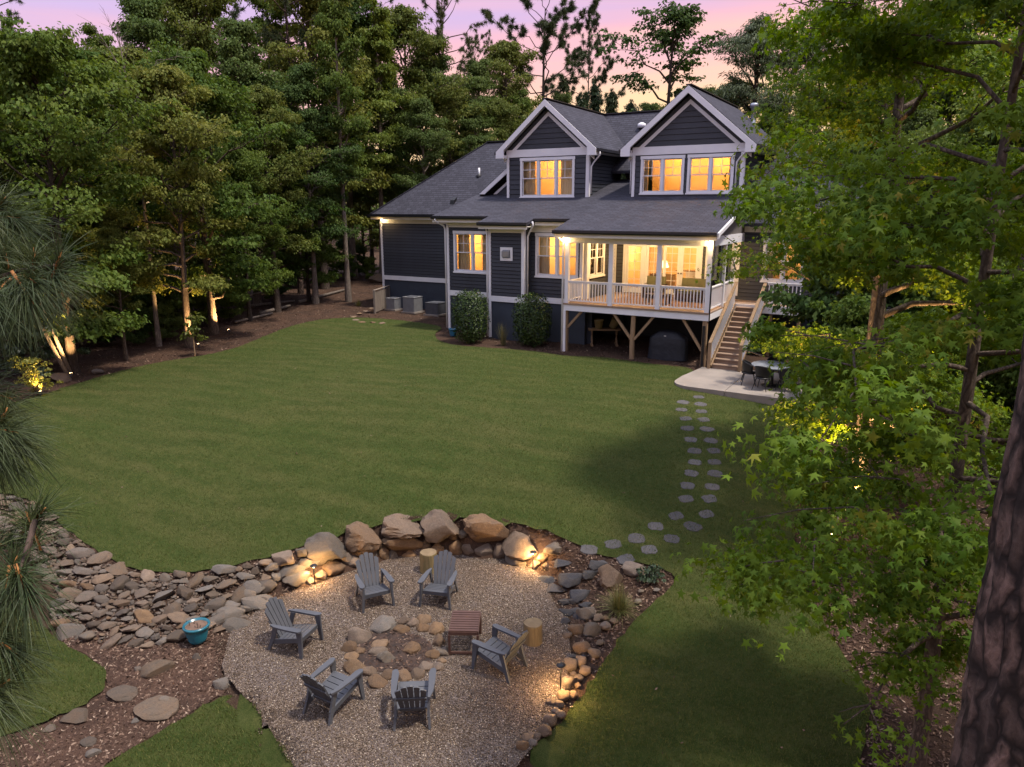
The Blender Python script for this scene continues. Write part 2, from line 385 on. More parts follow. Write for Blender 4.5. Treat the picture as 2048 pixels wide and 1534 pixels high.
def glassmat(name, tint=(1,1,1)):
    m, nt, out = newmat(name)
    t = nd(nt, 'ShaderNodeBsdfTransparent', {'Color': c4(tint)}); g = nd(nt, 'ShaderNodeBsdfGlossy', {'Roughness': .02, 'Color': c4((1,1,1))})
    fr = nd(nt, 'ShaderNodeFresnel', {'IOR': 1.45}).outputs[0]
    x = nd(nt, 'ShaderNodeMixShader', {0: fr, 1: t.outputs[0], 2: g.outputs[0]}); nt.links.new(x.outputs[0], out.inputs[0]); return m
def glow(name, col, s):
    m, nt, out = newmat(name)
    e = nd(nt, 'ShaderNodeEmission', {'Color': c4(col), 'Strength': s}); nt.links.new(e.outputs[0], out.inputs[0]); return m
WARM = (1.0, .60, .24)
m_lawn = lawnmat('lawn_grass'); m_mulch = groundmat('leaf_litter', (.060,.036,.026), (.125,.075,.052), (.050,.034,.026))
m_dirt = groundmat('red_clay', (.085,.050,.036), (.14,.085,.062), (.060,.038,.030))
m_gravel = gravelmat('pea_gravel'); m_conc = M('concrete', (.27,.235,.205), (.20,.175,.155), 1.3, .9, .25, 60)
m_side = M('charcoal_siding', (.045,.049,.060), (.037,.040,.050), 1.2, .6, .15, 90, rand=.10)
m_found = M('painted_foundation', (.044,.054,.071), (.035,.043,.060), 2., .8, .2, 50)
m_trim = M('white_trim', (.72,.72,.74), (.64,.64,.67), 1.5, .55, .05, 30)
m_cream = M('cream_soffit', (.70,.68,.62), (.62,.60,.54), 1.5, .7)
m_roof = roofmat('shingles', 'u'); m_rooflow = roofmat('low_shingles', 'low'); m_roofs = roofmat('side_shingles', 'v')
m_gutter = M('dark_gutter', (.016,.016,.02), None, 2, .4, spec=.5)
m_glass = glassmat('window_glass'); m_wallin = M('warm_interior', (.74,.56,.30), (.68,.49,.25), .8, .9)
m_floorin = M('wood_floor', (.22,.11,.05), (.15,.075,.035), 4, .5, stretch=(1,9,1))
m_curtain = M('curtain', (.75,.62,.42), (.55,.42,.24), 1.4, .9, stretch=(9,9,.2))
m_wood = M('weathered_timber', (.30,.20,.115), (.20,.135,.08), 5, .85, .5, 30, stretch=(3,3,.5), rand=.12)
m_tread = M('stair_wood', (.27,.185,.13), (.19,.135,.10), 3, .8, .3, 30, stretch=(.5,4,4), rand=.15)
m_greywood = M('grey_wood', (.24,.20,.165), (.15,.125,.105), 5, .9, .5, 30, stretch=(6,6,.6), rand=.15)
m_black = M('black_metal', (.012,.012,.014), None, 3, .45, spec=.4)
m_cover = M('grill_cover', (.014,.016,.022), (.022,.025,.033), 2.5, .55, .5, 6, bdist=.06)
m_metal = M('galvanised_metal', (.35,.37,.40), (.28,.30,.33), 4, .35, metallic=.7)
m_acl = M('ac_light', (.20,.205,.215), None, 4, .55); m_acd = M('ac_dark', (.085,.09,.105), None, 4, .55)
m_st_tan = stonemat('tan_stone', (.215,.140,.085), (.155,.105,.07), (.26,.19,.125), .22)
m_st_grey = stonemat('grey_stone', (.140,.121,.103), (.165,.127,.095), (.088,.077,.068), .25)
m_st_dark = stonemat('dark_slate', (.050,.050,.058), (.072,.067,.068), (.036,.033,.035), .2)
m_st_brown = stonemat('brown_stone', (.165,.105,.064), (.125,.085,.058), (.215,.150,.098), .18)
m_st_flat = stonemat('river_stone', (.118,.092,.070), (.140,.098,.068), (.070,.058,.049), .34)
m_step = stonemat('stepping_slate', (.092,.090,.098), (.115,.105,.102), (.068,.064,.067), .2, .5)
m_bark = barkmat('grey_bark', (.16,.125,.10), (.055,.042,.034)); m_barkp = barkmat('pine_bark', (.15,.108,.092), (.026,.020,.018), 9., 2.8, 1., .06, (.29,.19,.155))
m_barkd = barkmat('dark_bark', (.085,.066,.055), (.03,.024,.02)); m_barkl = barkmat('pale_bark', (.27,.23,.19), (.12,.10,.085))
# ================================================================ the ground
def ground_sheet():
    def axis(lo, hi, c0, c1):
        a = list(np.arange(c0, c1+.01, .33)); s = .33; x = c1
        while x < hi: s *= 1.22; x += s; a.append(x)
        s = .33; x = c0
        while x > lo: s *= 1.22; x -= s; a.insert(0, x)
        return np.array(a)
    X = axis(-330, 330, -24, 24); Y = axis(-90, 420, -24, 8)
    XX, YY = np.meshgrid(X, Y); P = np.stack([XX.ravel(), YY.ravel()], 1); Z = T_arr(P) - .045
    Z += np.where(np.linalg.norm(P, axis=1) > 40, 0, rng.normal(0, .012, len(P)))
    nx, ny = len(X), len(Y); I = np.arange(nx*ny).reshape(ny, nx)
    F = np.stack([I[:-1, :-1], I[:-1, 1:], I[1:, 1:], I[1:, :-1]], -1).reshape(-1, 4)
    o = obj('ground', npmesh('ground', np.column_stack([P, Z]), F, smooth=True), m_mulch)
    tag(o, kind='structure')
ground_sheet()
def ragged(poly, step=.16, jit=.04):
    out = []
    for i in range(len(poly)):
        a = np.array(poly[i]); b = np.array(poly[(i+1) % len(poly)]); n = max(1, int(np.linalg.norm(b-a)/step))
        for k in range(n): out.append(a+(b-a)*k/n + rng.normal(0, jit, 2))
    return [tuple(p) for p in out]
def chaikin(poly, n=2):
    for _ in range(n):
        q = []
        for i in range(len(poly)):
            a = np.array(poly[i]); b = np.array(poly[(i+1) % len(poly)]); q += [tuple(a*.75+b*.25), tuple(a*.25+b*.75)]
        poly = q
    return poly
def drape(name, poly, dz, res, mat, jit=.022, edge=None):
    b = ragged(chaikin(poly), .16, jit); nb = len(b)
    A = np.array(b); lo, hi = A.min(0), A.max(0)
    gx, gy = np.meshgrid(np.arange(lo[0], hi[0], res), np.arange(lo[1], hi[1], res))
    P = np.stack([gx.ravel(), gy.ravel()], 1) + rng.uniform(-res*.2, res*.2, (gx.size, 2))
    P = P[inside(P, b)]; P = P[pdist(P, b[::2]) > res*.5]
    vs_ = [Vector(q) for q in b] + [Vector(q) for q in P]
    r = geometry.delaunay_2d_cdt(vs_, [(i, (i+1) % nb) for i in range(nb)], [], 1, 1e-5)
    V = np.array([tuple(v) for v in r[0]]); Z = T_arr(V) + dz
    F = [f for f in r[2]]
    o = obj(name, pymesh(name, np.column_stack([V, Z]), F, True), mat)
    return tag(o, kind='structure'), b
LAWN_PX = [(-120,850),(20,806),(75,792),(150,768),(250,739),(330,722),(400,712),(470,697),(530,672),(580,652),(630,640),(690,635),(740,635),(800,640),(860,648),(888,655),
  (868,666),(874,680),(905,690),(960,694),(1020,698),(1080,703),(1130,712),(1200,713),(1262,722),(1330,731),(1375,734),(1390,742),(1360,756),(1352,768),(1400,778),(1500,792),(1620,806),
  (1625,850),(1605,930),(1590,1030),(1590,1110),(1615,1180),(1650,1250),(1710,1340),(1745,1390),(1735,1450),(1715,1540),(1690,1700),(955,1700),(1000,1590),(1060,1505),(1116,1448),(1170,1380),(1228,1290),(1292,1214),(1348,1172),(1352,1150),(1322,1134),(1255,1122),(1185,1106),(1145,1082)]
_lawn = G2(LAWN_PX) + RIM_TOP[::-1][3:-1] + G2([(-60,975),(-160,960)])
lawn, LAWN_B = drape('lawn', _lawn, .0, .45, m_lawn)
lawn_a, LAWN_A = drape('lawn', G2([(-90,1190),(40,1215),(110,1275),(185,1318),(216,1348),(200,1388),(150,1420),(60,1452),(-90,1500)]), .0, .3, m_lawn)
lawn_b, LAWN_C = drape('lawn', G2([(150,1570),(220,1520),(330,1460),(420,1402),(470,1383),(505,1405),(545,1462),(610,1560),(620,1680),(140,1680)]), .0, .3, m_lawn)
grav, GRAV_B = drape('gravel_floor', FLOOR_POLY, .02, .3, m_gravel, .03)
dirt, DIRT_B = drape('clay_slope', G2([(95,1260),(240,1262),(330,1290),(430,1285),(445,1345),(460,1380),(410,1405),(330,1455),(225,1515),(150,1575),(-80,1640),(-80,1500),(60,1455),(150,1424),(202,1390),(218,1350),(190,1318)]), -.02, .3, m_dirt)
# pieces that carry the fine relief of the ground
def scatter(polys, n, excl=(), near=None):
    A = np.concatenate([np.array(p) for p in polys]); lo, hi = A.min(0), A.max(0); out = []; tot = 0
    while tot < n:
        P = rng.uniform(lo, hi, (n*2, 2)); k = np.zeros(len(P), bool)
        for p in polys: k |= inside(P, p)
        for p in excl: k &= ~inside(P, p)
        if near is not None:
            d = np.linalg.norm(P-CAM[:2], axis=1); k &= rng.random(len(P)) < np.clip((near/d)**2, 0, 1)
        out.append(P[k]); tot += k.sum()
        if k.sum() == 0: break
    return np.concatenate(out)[:n]
def blades(name, P, z, hmin, hmax, wid, mat, lean=.6):
    n = len(P); a = rng.uniform(0, 2*np.pi, n); h = rng.uniform(hmin, hmax, n); b = rng.uniform(0, 2*np.pi, n); l = h*rng.uniform(0, lean, n)
    dx = np.stack([np.cos(a), np.sin(a), 0*a], 1)*wid/2
    B = np.column_stack([P, z]); tip = B + np.stack([np.cos(b)*l, np.sin(b)*l, h], 1)
    V = np.stack([B-dx, B+dx, tip], 1).reshape(-1, 3); F = np.arange(3*n).reshape(-1, 3)
    return obj(name, npmesh(name, V, F, rng.random(n)), mat)
m_blade = leafmat('grass_blade', (.045,.080,.014), (.14,.14,.05), .25, .8, 0, .05, 0)
Pg = scatter([LAWN_B, LAWN_A, LAWN_C], 230000, near=11)
tag(blades('grass', Pg, T_arr(Pg)-.005, .025, .06, .014, m_blade, .9), 'short mown grass covering the sloping back lawn', 'grass', kind='stuff')
def pebbles(name, P, z, rmin, rmax, mat, flat=.7):
    n = len(P); r = rng.uniform(rmin, rmax, n); a = rng.uniform(0, np.pi, n)
    base = np.array([(1,0,0),(0,1,0),(-1,0,0),(0,-1,0),(.2,.1,1),(-.1,0,-.5)], float)
    S = np.stack([r*rng.uniform(.8,1.4,n), r*rng.uniform(.7,1.1,n), r*flat*rng.uniform(.6,1.2,n)], 1)
    V = base[None]*S[:, None]; V = V + rng.normal(0, .18, V.shape)*r[:, None, None]
    c, s = np.cos(a)[:, None], np.sin(a)[:, None]
    V = np.stack([V[..., 0]*c-V[..., 1]*s, V[..., 0]*s+V[..., 1]*c, V[..., 2]], -1) + np.column_stack([P, z])[:, None]
    f = np.array([(0,1,4),(1,2,4),(2,3,4),(3,0,4),(1,0,5),(2,1,5),(3,2,5),(0,3,5)])
    F = (np.arange(n)[:, None, None]*6 + f).reshape(-1, 3)
    return obj(name, npmesh(name, V.reshape(-1, 3), F, np.repeat(rng.random(n), 8)), mat)
m_peb = islandmat('gravel_stones', [(0., (.028,.020,.015)), (.42, (.085,.060,.041)), (.72, (.150,.109,.076)), (.92, (.25,.195,.142)), (1., (.50,.44,.36))])
RING = [tuple(G(790+78*math.cos(a), 1308+44*math.sin(a)))[:2] for a in np.linspace(0, 6.28, 24)]
Pp = scatter([GRAV_B], 80000, [RING])
_gc = np.mean(GRAV_B, axis=0); _ge = [tuple(_gc+(np.array(q)-_gc)*1.05) for q in GRAV_B]
Pp = np.concatenate([Pp, scatter([_ge], 2600, [GRAV_B])])
tag(pebbles('gravel', Pp, T_arr(Pp)+.022, .006, .0155, m_peb), 'loose tan and white pea gravel around the fire pit', 'gravel', kind='stuff')
m_chip = islandmat('bark_chips', [(0., (.030,.018,.014)), (.5, (.085,.050,.036)), (.85, (.15,.098,.07)), (1., (.27,.20,.15))])
def chips(name, P, z, lmin, lmax, mat):
    n = len(P); a = rng.uniform(0, 2*np.pi, n); l = rng.uniform(lmin, lmax, n); w = l*rng.uniform(.2, .5, n)
    dx = np.stack([np.cos(a)*l, np.sin(a)*l, rng.normal(0, .35, n)*l], 1)/2; dy = np.stack([-np.sin(a)*w, np.cos(a)*w, rng.normal(0, .5, n)*w], 1)/2
    B = np.column_stack([P, z+.012])
    V = np.stack([B-dx, B-dy, B+dx, B+dy], 1).reshape(-1, 3)
    return obj(name, npmesh(name, V, np.arange(4*n).reshape(-1, 4), rng.random(n)), mat)
_bed = G2([(-150,880),(-150,640),(60,620),(300,600),(560,560),(760,560),(775,600),(900,610),(1120,640),(1440,640),(1420,745),(1200,730),(850,655),(640,648),(400,725)])
_bedr = G2([(1590,820),(1700,800),(2100,800),(2200,1500),(2100,1700),(1700,1700),(1720,1400),(1600,1150)])
_bedp = G2([(60,985),(400,1130),(850,1020),(1060,1040),(1360,1140),(1200,1400),(1100,1190),(900,1100),(560,1200),(440,1350),(130,1290)])
Pc = np.concatenate([scatter([_bed], 26000, [LAWN_B], 24), scatter([_bedr], 16000, [LAWN_B], 14), scatter([_bedp], 9000, [LAWN_B, GRAV_B]), scatter([DIRT_B], 5000)])
Pf = scatter([LAWN_B], 420)
tag(chips('fallen_leaves', Pf, T_arr(Pf)+.03, .03, .075, m_chip), 'a few brown leaves fallen on the lawn', 'leaves', kind='stuff')
tag(chips('leaf_litter', Pc, T_arr(Pc)-.03, .03, .11, m_chip), 'brown bark mulch and fallen leaves under the trees', 'mulch', kind='stuff')
# patio
def patio():
    root = empty('patio', (8, -2, -2.12)); tag(root, kind='structure')
    arc = [(6.55+.75*math.cos(t), -2.75+.75*math.sin(t)) for t in np.linspace(math.pi, 1.5*math.pi, 7)]
    s1 = [(6.0, -.35), (5.8, -2.0)] + arc + [(7.73, -3.52), (7.73, -.1), (6.0, -.1)]
    s2 = [(7.75, -3.52), (10.6, -3.6), (12.2, -3.3), (12.2, .3), (7.75, .3)]
    for s in (s1, s2): MB().prism(s, 'z', -2.9, -2.1).build('slab', m_conc, root)
patio()
# ================================================================ the house
m_gap = M('siding_painted_shadow', (.010,.011,.014), None, 3, .9)  # near-black sheathing colour paints in the shadow line under each board
house = empty('house', (-3, 3, -2.05))
tag(house, 'charcoal two storey house with white trim, twin gables and a lit screened porch', 'house')
def sub_iv(a0, a1, cuts):
    segs = [(a0, a1)]
    for c0, c1 in cuts:
        n = []
        for s0, s1 in segs:
            if c1 <= s0 or c0 >= s1: n.append((s0, s1)); continue
            if c0 > s0: n.append((s0, c0))
            if c1 < s1: n.append((c1, s1))
        segs = n
    return segs
_board_cache = {}
def wall(axis, c, a0, a1, z0, z1, ops=(), face=-1, boards=True, bh=.168, mat=None, top=None):
    """axis 'v': wall in the plane v=c running along u; 'u': plane u=c running along v. face = side it looks to."""
    mat = mat or m_side; th = .1; back = m_gap if boards else mat
    mb = MB(); zs = sorted({z0, z1, *[o[2] for o in ops], *[o[3] for o in ops]})
    for b0, b1 in zip(zs[:-1], zs[1:]):
        for s0, s1 in sub_iv(a0, a1, [(o[0], o[1]) for o in ops if o[2] < b1-1e-6 and o[3] > b0+1e-6]):
            if axis == 'v': mb.box(s0, s1, min(c, c-face*th), max(c, c-face*th), b0, b1)
            else: mb.box(min(c, c-face*th), max(c, c-face*th), s0, s1, b0, b1)
    w = mb.build('wall', back, house)
    if not boards: return w
    z = z0
    while z < z1-.02:
        h = min(bh, z1-z)
        cuts = [(o[0]-.05, o[1]+.05) for o in ops if o[2]-.05 < z+h-.01 and o[3]+.05 > z+.01]
        for s0, s1 in sub_iv(a0, a1, cuts):
            key = (axis, face, round(s1-s0, 3), round(h, 3)); me = _board_cache.get(key)
            if me is None:
                L = s1-s0; f = face
                prof = [(f*.001, .022), (f*.038, .022), (f*.014, h), (f*.001, h)]
                me = (MB().prism(prof, 'x', 0, L) if axis == 'v' else MB().prism([(q[0], q[1]) for q in prof], 'y', 0, L)).mesh('siding_board')
                me.materials.append(mat); _board_cache[key] = me
            o = bpy.data.objects.new('siding_board', me); put(o, w)
            o.location = (s0, c, z) if axis == 'v' else (c, s0, z)
        z += bh
    return w
def part(name, mat, *boxes, parent=None):
    mb = MB()
    for b in boxes: mb.box(*b)
    return mb.build(name, mat, parent or house)
def window_unit(axis, c, a0, a1, z0, z1, n=2, face=-1, cas=.11, muntin=True):
    """casing + n double-hung units in the opening a0..a1, z0..z1"""
    def bx(mb, p0, p1, q0, q1, d0, d1):                  # along, up, outwards
        y0, y1 = sorted((c+face*d0, c+face*d1))
        if axis == 'v': mb.box(p0, p1, y0, y1, q0, q1)
        else: mb.box(y0, y1, p0, p1, q0, q1)
    mb = MB()
    bx(mb, a0-cas, a0, z0-.06, z1+.02, -.06, .045); bx(mb, a1, a1+cas, z0-.06, z1+.02, -.06, .045)
    bx(mb, a0-cas-.02, a1+cas+.02, z1+.021, z1+.16, -.06, .05); bx(mb, a0-cas-.03, a1+cas+.03, z0-.13, z0-.061, -.06, .075); bx(mb, a0, a1, z0-.06, z0, -.08, .03)
    mull = .12; W = (a1-a0-mull*(n-1))/n
    for k in range(1, n): x = a0+k*W+(k-1)*mull; bx(mb, x, x+mull, z0, z1+.02, -.06, .035)
    w = mb.build('window', m_trim, house)
    zm = (z0+z1)/2
    for k in range(n):
        x0 = a0+k*(W+mull); x1 = x0+W; s = .045
        for (q0, q1, dd, up) in ((zm-.02, z1+.02, .0, True), (z0, zm+.02, -.035, False)):
            mb = MB()
            bx(mb, x0, x0+s, q0, q1, dd-.03, dd); bx(mb, x1-s, x1, q0, q1, dd-.03, dd)
            bx(mb, x0+s, x1-s, q0, q0+s, dd-.03, dd); bx(mb, x0+s, x1-s, q1-s, q1, dd-.03, dd)
            if up and muntin:
                xm = (x0+x1)/2; qm = (q0+q1)/2
                bx(mb, xm-.012, xm+.012, q0+s, q1-s, dd-.026, dd-.004)
                bx(mb, x0+s, xm-.012, qm-.012, qm+.012, dd-.026, dd-.004); bx(mb, xm+.012, x1-s, qm-.012, qm+.012, dd-.026, dd-.004)
            mb.build('sash', m_trim, w)
            mb = MB(); bx(mb, x0+s*.9, x1-s*.9, q0+s*.9, q1-s*.9, dd-.018, dd-.014); mb.build('pane', m_glass, w)
    return w
def lamp(name, typ, loc, power, col=WARM, size=.1, rot=None, spot=None, blend=.6):
    d = bpy.data.lights.new(name, typ); o = bpy.data.objects.new(name, d); d.energy = power; d.color = col
    if typ in ('POINT', 'SPOT'): d.shadow_soft_size = size
    if typ == 'AREA': d.size = size
    if spot: d.spot_size = math.radians(spot); d.spot_blend = blend
    COL.objects.link(o); o.location = loc
    if rot is not None: o.rotation_euler = Vector(rot).to_track_quat('-Z', 'Y').to_euler()
    return o
def room(u0, u1, v0, v1, z0, z1, power, open_sides=('v0',), col=WARM, lamps=None):
    """four walls, floor and ceiling of a lit room behind its windows"""
    mb = MB(); t = .06
    if 'v0' not in open_sides: mb.box(u0, u1, v0-t, v0, z0, z1)
    mb.box(u0, u1, v1, v1+t, z0, z1)
    if 'u0' not in open_sides: mb.box(u0-t, u0, v0, v1, z0, z1)
    if 'u1' not in open_sides: mb.box(u1, u1+t, v0, v1, z0, z1)
    mb.box(u0, u1, v0, v1, z1, z1+t)
    r = mb.build('room', m_wallin, house)
    part('room_floor', m_floorin, (u0, u1, v0, v1, z0-.05, z0), parent=r)
    for q in (lamps or [((u0+u1)/2, (v0*.4+v1*.6), z1-.25)]):
        lamp('ceiling_light', 'POINT', q, power, col, .12)
    return r
# ---- walls, foundation and bands
FO = -.30
secs = [(6.82, -15.6, -7.4, 3.22, []), (2.02, -7.4, -4.402, 3.2, [(-6.92, -4.98, .95, 2.68)]), (1.05, -4.4, -2.59, 3.02, []), (1.67, -2.588, .2, 3.05, [(-2.2, -.28, .97, 2.66)])]
for v, a, b, top, ops in secs:
    wall('v', v, a, b, -.05, top, ops)
    part('foundation', m_found, (a+.01, b-.01, v+.01, v+.25, -2.8, FO))
    part('band_board', m_trim, (a, b, v-.05, v+.02, FO, -.045))
wall('u', -2.59, 1.06, 1.66, -.05, 3.02, [], face=1); part('foundation', m_found, (-2.9, -2.6, 1.07, 1.9, -2.8, FO))
wall('u', -7.4, 2.12, 6.8, -.3, 3.2, [], face=-1, boards=False); part('foundation', m_found, (-7.38, -7.1, 2.3, 6.8, -2.8, FO))
wall('u', -15.6, 6.93, 16., -2.6, 3.22, [], face=-1, boards=False); wall('v', 16.2, -15.6, 12.4, -2.6, 3.2, [], face=1, boards=False)
part('foundation', m_found, (.18, .4, 1.95, 2.2, -2.8, FO), (.8, 12.4, 5.05, 5.3, -2.8, FO), (-2.6, .8, 4.8, 5.0, -2.8, FO))
DO = (.65, 4.28, .0, 2.32)
wall('u', .2, 1.78, 4.98, .12, 2.9, [(2.0, 3.5, 1.0, 2.48)], face=1)
part('baseboard', m_black, (.2, .24, 1.8, 4.95, .0, .12))
wall('v', 5.0, .2, 6.05, 0, 3.0, [DO])
wall('v', 5.0, 6.05, 12.4, -.05, 3.25, [(7.05, 8.55, .92, 2.5), (9.3, 10.8, .92, 2.5)])
part('band_board', m_trim, (7.6, 12.4, 4.93, 5.02, -.34, -.045))
wall('u', 12.4, 5.1, 16., -2.6, 3.25, [], face=1, boards=False)
# corner boards
for (u, v, z0, z1) in ((-15.62, 6.76, -1.95, 3.2), (-7.42, 1.96, -2.0, 3.18), (-4.42, .99, -2.0, 3.0), (-2.68, .99, -.05, 3.0)):
    part('corner_board', m_trim, (u, u+.13, v, v+.055, z0, z1))
part('corner_board', m_trim, (-2.592, -2.535, 1.0, 1.15, -.3, 3.0)); part('corner_board', m_trim, (.05, .26, 1.62, 1.76, -.05, 2.9))
part('corner_board', m_trim, (.2, .25, 1.761, 1.9, 0, 2.9)); part('corner_board', m_trim, (.201, .26, 4.8, 4.96, 0, 2.9))
# windows
window_unit('v', 2.02, -6.92, -4.98, .95, 2.68); window_unit('v', 1.67, -2.2, -.28, .97, 2.66)
window_unit('u', .2, 2.0, 3.5, 1.0, 2.48, face=1); window_unit('v', 5.0, 7.05, 8.55, .92, 2.5); window_unit('v', 5.0, 9.3, 10.8, .92, 2.5)
# friezes under the eaves
for v, a, b, top, _ in secs: part('frieze_board', m_cream, (a, b, v-.045, v+.01, top-.2, top+.12))
# ---- low front roof
def zl(v): return 3.12+.26*v
def slab(name, plan, zf, th, mat, parent=None):
    n = len(plan); V = [(x, y, zf(x, y)) for x, y in plan] + [(x, y, zf(x, y)-th) for x, y in plan]
    F = [tuple(range(n)), tuple(range(n, 2*n))[::-1]] + [(i, n+i, n+(i+1) % n, (i+1) % n) for i in range(n)]
    return MB().add(V, F).build(name, mat, parent or house)
eaves = [(-8.0, -4.75, 1.6), (-4.75, -2.2, .65), (-2.2, -.42, 1.3), (-.42, 6.33, -.35)]
plan = [(-8.0, 1.6), (-4.75, 1.6), (-4.75, .65), (-2.2, .65), (-2.2, 1.3), (-.42, 1.3), (-.42, -.35), (6.33, -.35), (6.33, 8.5), (5.86, 8.5), (5.86, 5.05), (.9, 5.05), (.9, 8.5), (-1.3, 8.5), (-1.3, 5.05), (-5.6, 5.05), (-5.6, 5.62), (-8.0, 5.62)]
slab('roof', plan, lambda x, y: zl(y), .13, m_rooflow)
for a, b, v in eaves:
    z = zl(v); mb = MB(); mb.prism([(v-.13, z-.005), (v-.13, z-.10), (v-.10, z-.15), (v+.0, z-.15), (v+.0, z-.005)], 'x', a, b); mb.build('gutter', m_gutter, house)
    wv = {1.6: 2.02, .65: 1.05, 1.3: 1.67, -.35: 0.02}[v]
    part('soffit', m_cream, (a+.02, b-.02, v+.002, wv, z-.20, z-.16))
    part('fascia', m_cream, (a+.02, b-.02, v+.0025, v+.03, z-.30, z-.201))
part('eave_end', m_gutter, (-8.03, -8.001, 1.5, 5.5, 3.4, 3.42))
# rake on the right of the porch roof with its shed wall
MB().prism([(-.36, zl(-.36)-.02), (5.0, zl(5.0)-.02), (5.0, zl(5.0)-.17), (-.1, zl(-.1)-.17), (-.36, zl(-.36)-.24)], 'x', 6.335, 6.40).build('rake_board', m_trim, house)
MB().prism([(.0, 2.85), (5.0, 2.85), (5.0, zl(5)-.15), (.0, zl(0)-.15)], 'x', 6.0, 6.08).build('shed_wall', M('grey_shakes', (.13,.115,.105), (.10,.09,.085), 3, .9, .4, 20), house)
# ---- left wing hip roof
def hip_roof():
    ex0, ey0, ex1 = -16.05, 6.4, -5.75; rz, ry, rx = 7.78, 11.5, -10.95; e = 3.56; by = 16.6
    V = [(ex0, ey0, e), (ex1, ey0, e), (ex1, ry, rz), (rx, ry, rz), (ex0, by, e), (ex1, by, e)]
    V += [(x, y, z-.14) for x, y, z in V]
    F = [(0,1,2,3), (3,2,5,4), (0,3,4), (6,9,8,7), (9,10,11,8), (6,10,9), (0,6,7,1), (0,4,10,6), (4,5,11,10), (1,7,8,2), (2,8,11,5)]
    r = MB().add(V, F).build('roof', m_roof, house)
    MB().bar((rx, ry, rz+.02), (ex1, ry, rz+.02), .3, .05).build('ridge_vent', m_gutter, r)
    MB().bar((ex0, ey0, e+.015), (rx, ry, rz+.015), .2, .03).build('hip_cap', m_roof, r)
    part('gutter', m_gutter, (ex0, -8.0, ey0-.13, ey0, e-.16, e-.01)); part('gutter', m_gutter, (ex0-.13, ex0-.001, ey0-.1, by, e-.16, e-.01))
    part('soffit', m_cream, (ex0+.02, -8.0, ey0+.01, 6.82, e-.26, e-.22)); part('fascia', m_cream, (ex0+.02, -8.0, ey0+.003, ey0+.03, e-.30, e-.161))
    return r
lw = hip_roof()
# ---- twin gables
def gable(uc, half, v0, v1, zr, ze, u0, u1, wins, n, side_v):
    p = (zr-ze)/half; th = .16
    for s in (-1, 1):
        poly = [(uc, zr), (uc+s*half, ze), (uc+s*half, ze-th), (uc, zr-th)]
        MB().prism(poly, 'y', v0, v1).build('roof', m_roofs, house)
        MB().prism([(uc+s*.02, zr-th-.002), (uc+s*(half-.02), ze-th-.002+.02*p), (uc+s*(half-.02), ze-th-.03), (uc+s*.02, zr-th-.03)], 'y', v0+.005, v0+.44).build('soffit', m_trim, house)
        q = [(uc, zr-.035), (uc+s*(half+.0), ze-.035), (uc+s*(half+.0), ze-.33), (uc+s*(half-.45), ze-.33), (uc+s*(half-.45), ze-.33+.45*p), (uc, zr-.33)]
        MB().prism(q, 'y', v0-.05, v0-.002).build('rake_board', m_trim, house)
        part('eave_return', m_trim, *[(min(uc+s*(half-.45), uc+s*(half-.02)), max(uc+s*(half-.45), uc+s*(half-.02)), v0, v0+.42, ze-.33, ze-.18)])
        q = [(uc, zr-.37-.17), (uc+s*(half-.25), ze+.25*p-.37-.17), (uc+s*(half-.25), ze+.25*p-.37-.36), (uc, zr-.37-.36)]
        MB().prism(q, 'y', 4.955, 4.995).build('frieze_board', m_trim, house)
        x0, x1 = sorted((uc+s*(half+.001), uc+s*(half+.12)))
        part('gutter', m_gutter, (x0, x1, v0+.02, v1, ze-.15, ze-.02))
    MB().bar((uc, v0-.02, zr+.012), (uc, v1, zr+.012), .26, .04).build('ridge_cap', m_gutter, house)
    zt = ze+.02
    g = MB().prism([(uc-half+.3, zt-.1), (uc+half-.3, zt-.1), (uc, zr-.3)], 'y', 5.0, 5.1).build('gable', m_side, house)
    z = zt+.06; rh = .235; hw = lambda zz: max(.02, (zr-.30-zz)/p)
    while z < zr-.6:
        a, b = hw(z), hw(min(z+rh, zr-.4)); z1 = z+rh-.028
        V = [(uc-a, 4.965, z), (uc+a, 4.965, z), (uc+a, 4.999, z), (uc-a, 4.999, z), (uc-b, 4.985, z1), (uc+b, 4.985, z1), (uc+b, 4.999, z1), (uc-b, 4.999, z1)]
        MB().add(V, [(0,3,2,1),(4,5,6,7),(0,1,5,4),(1,2,6,5),(2,3,7,6),(3,0,4,7)]).build('shingle_course', m_side, g); z += rh
    zb = zl(5)-.1
    wall('v', 5.0, u0, u1, zb, zt-.1, [(a, b, z0, z1) for a, b, z0, z1 in wins], bh=.235)
    for a, b, z0, z1 in wins: window_unit('v', 5.0, a, b, z0, z1, n)
    part('frieze_board', m_trim, (u0-.02, u1+.02, 4.93, 4.995, zt-.30, zt+.05))
    for x in (u0-.01, u1-.12): part('corner_board', m_trim, (x, x+.13, 4.94, 4.998, zb, zt-.305))
    wall('u', u1, 5.1, side_v, zb+.2, zt-.05, [], face=1); wall('u', u0, 5.1, side_v, zb+.2, zt-.05, [], face=-1, boards=False)
    part('corner_board', m_trim, (u1+.001, u1+.05, 4.95, 5.12, zb, zt-.06))
    part('soffit', m_cream, (u1+.002, uc+half-.01, 5.02, v1-.5, ze-.2, ze-.17)); part('soffit', m_cream, (uc-half+.01, u0-.002, 5.02, v1-.5, ze-.2, ze-.17))
gable(-3.46, 2.70, 4.6, 11.6, 8.92, 6.62, -5.74, -1.30, [(-4.88, -2.13, 4.50, 6.14)], 3, 9.0)
gable(3.43, 2.98, 4.6, 13.1, 9.0, 6.50, .90, 5.86, [(1.40, 3.20, 4.62, 6.02), (3.56, 5.36, 4.62, 6.02)], 2, 12.0)
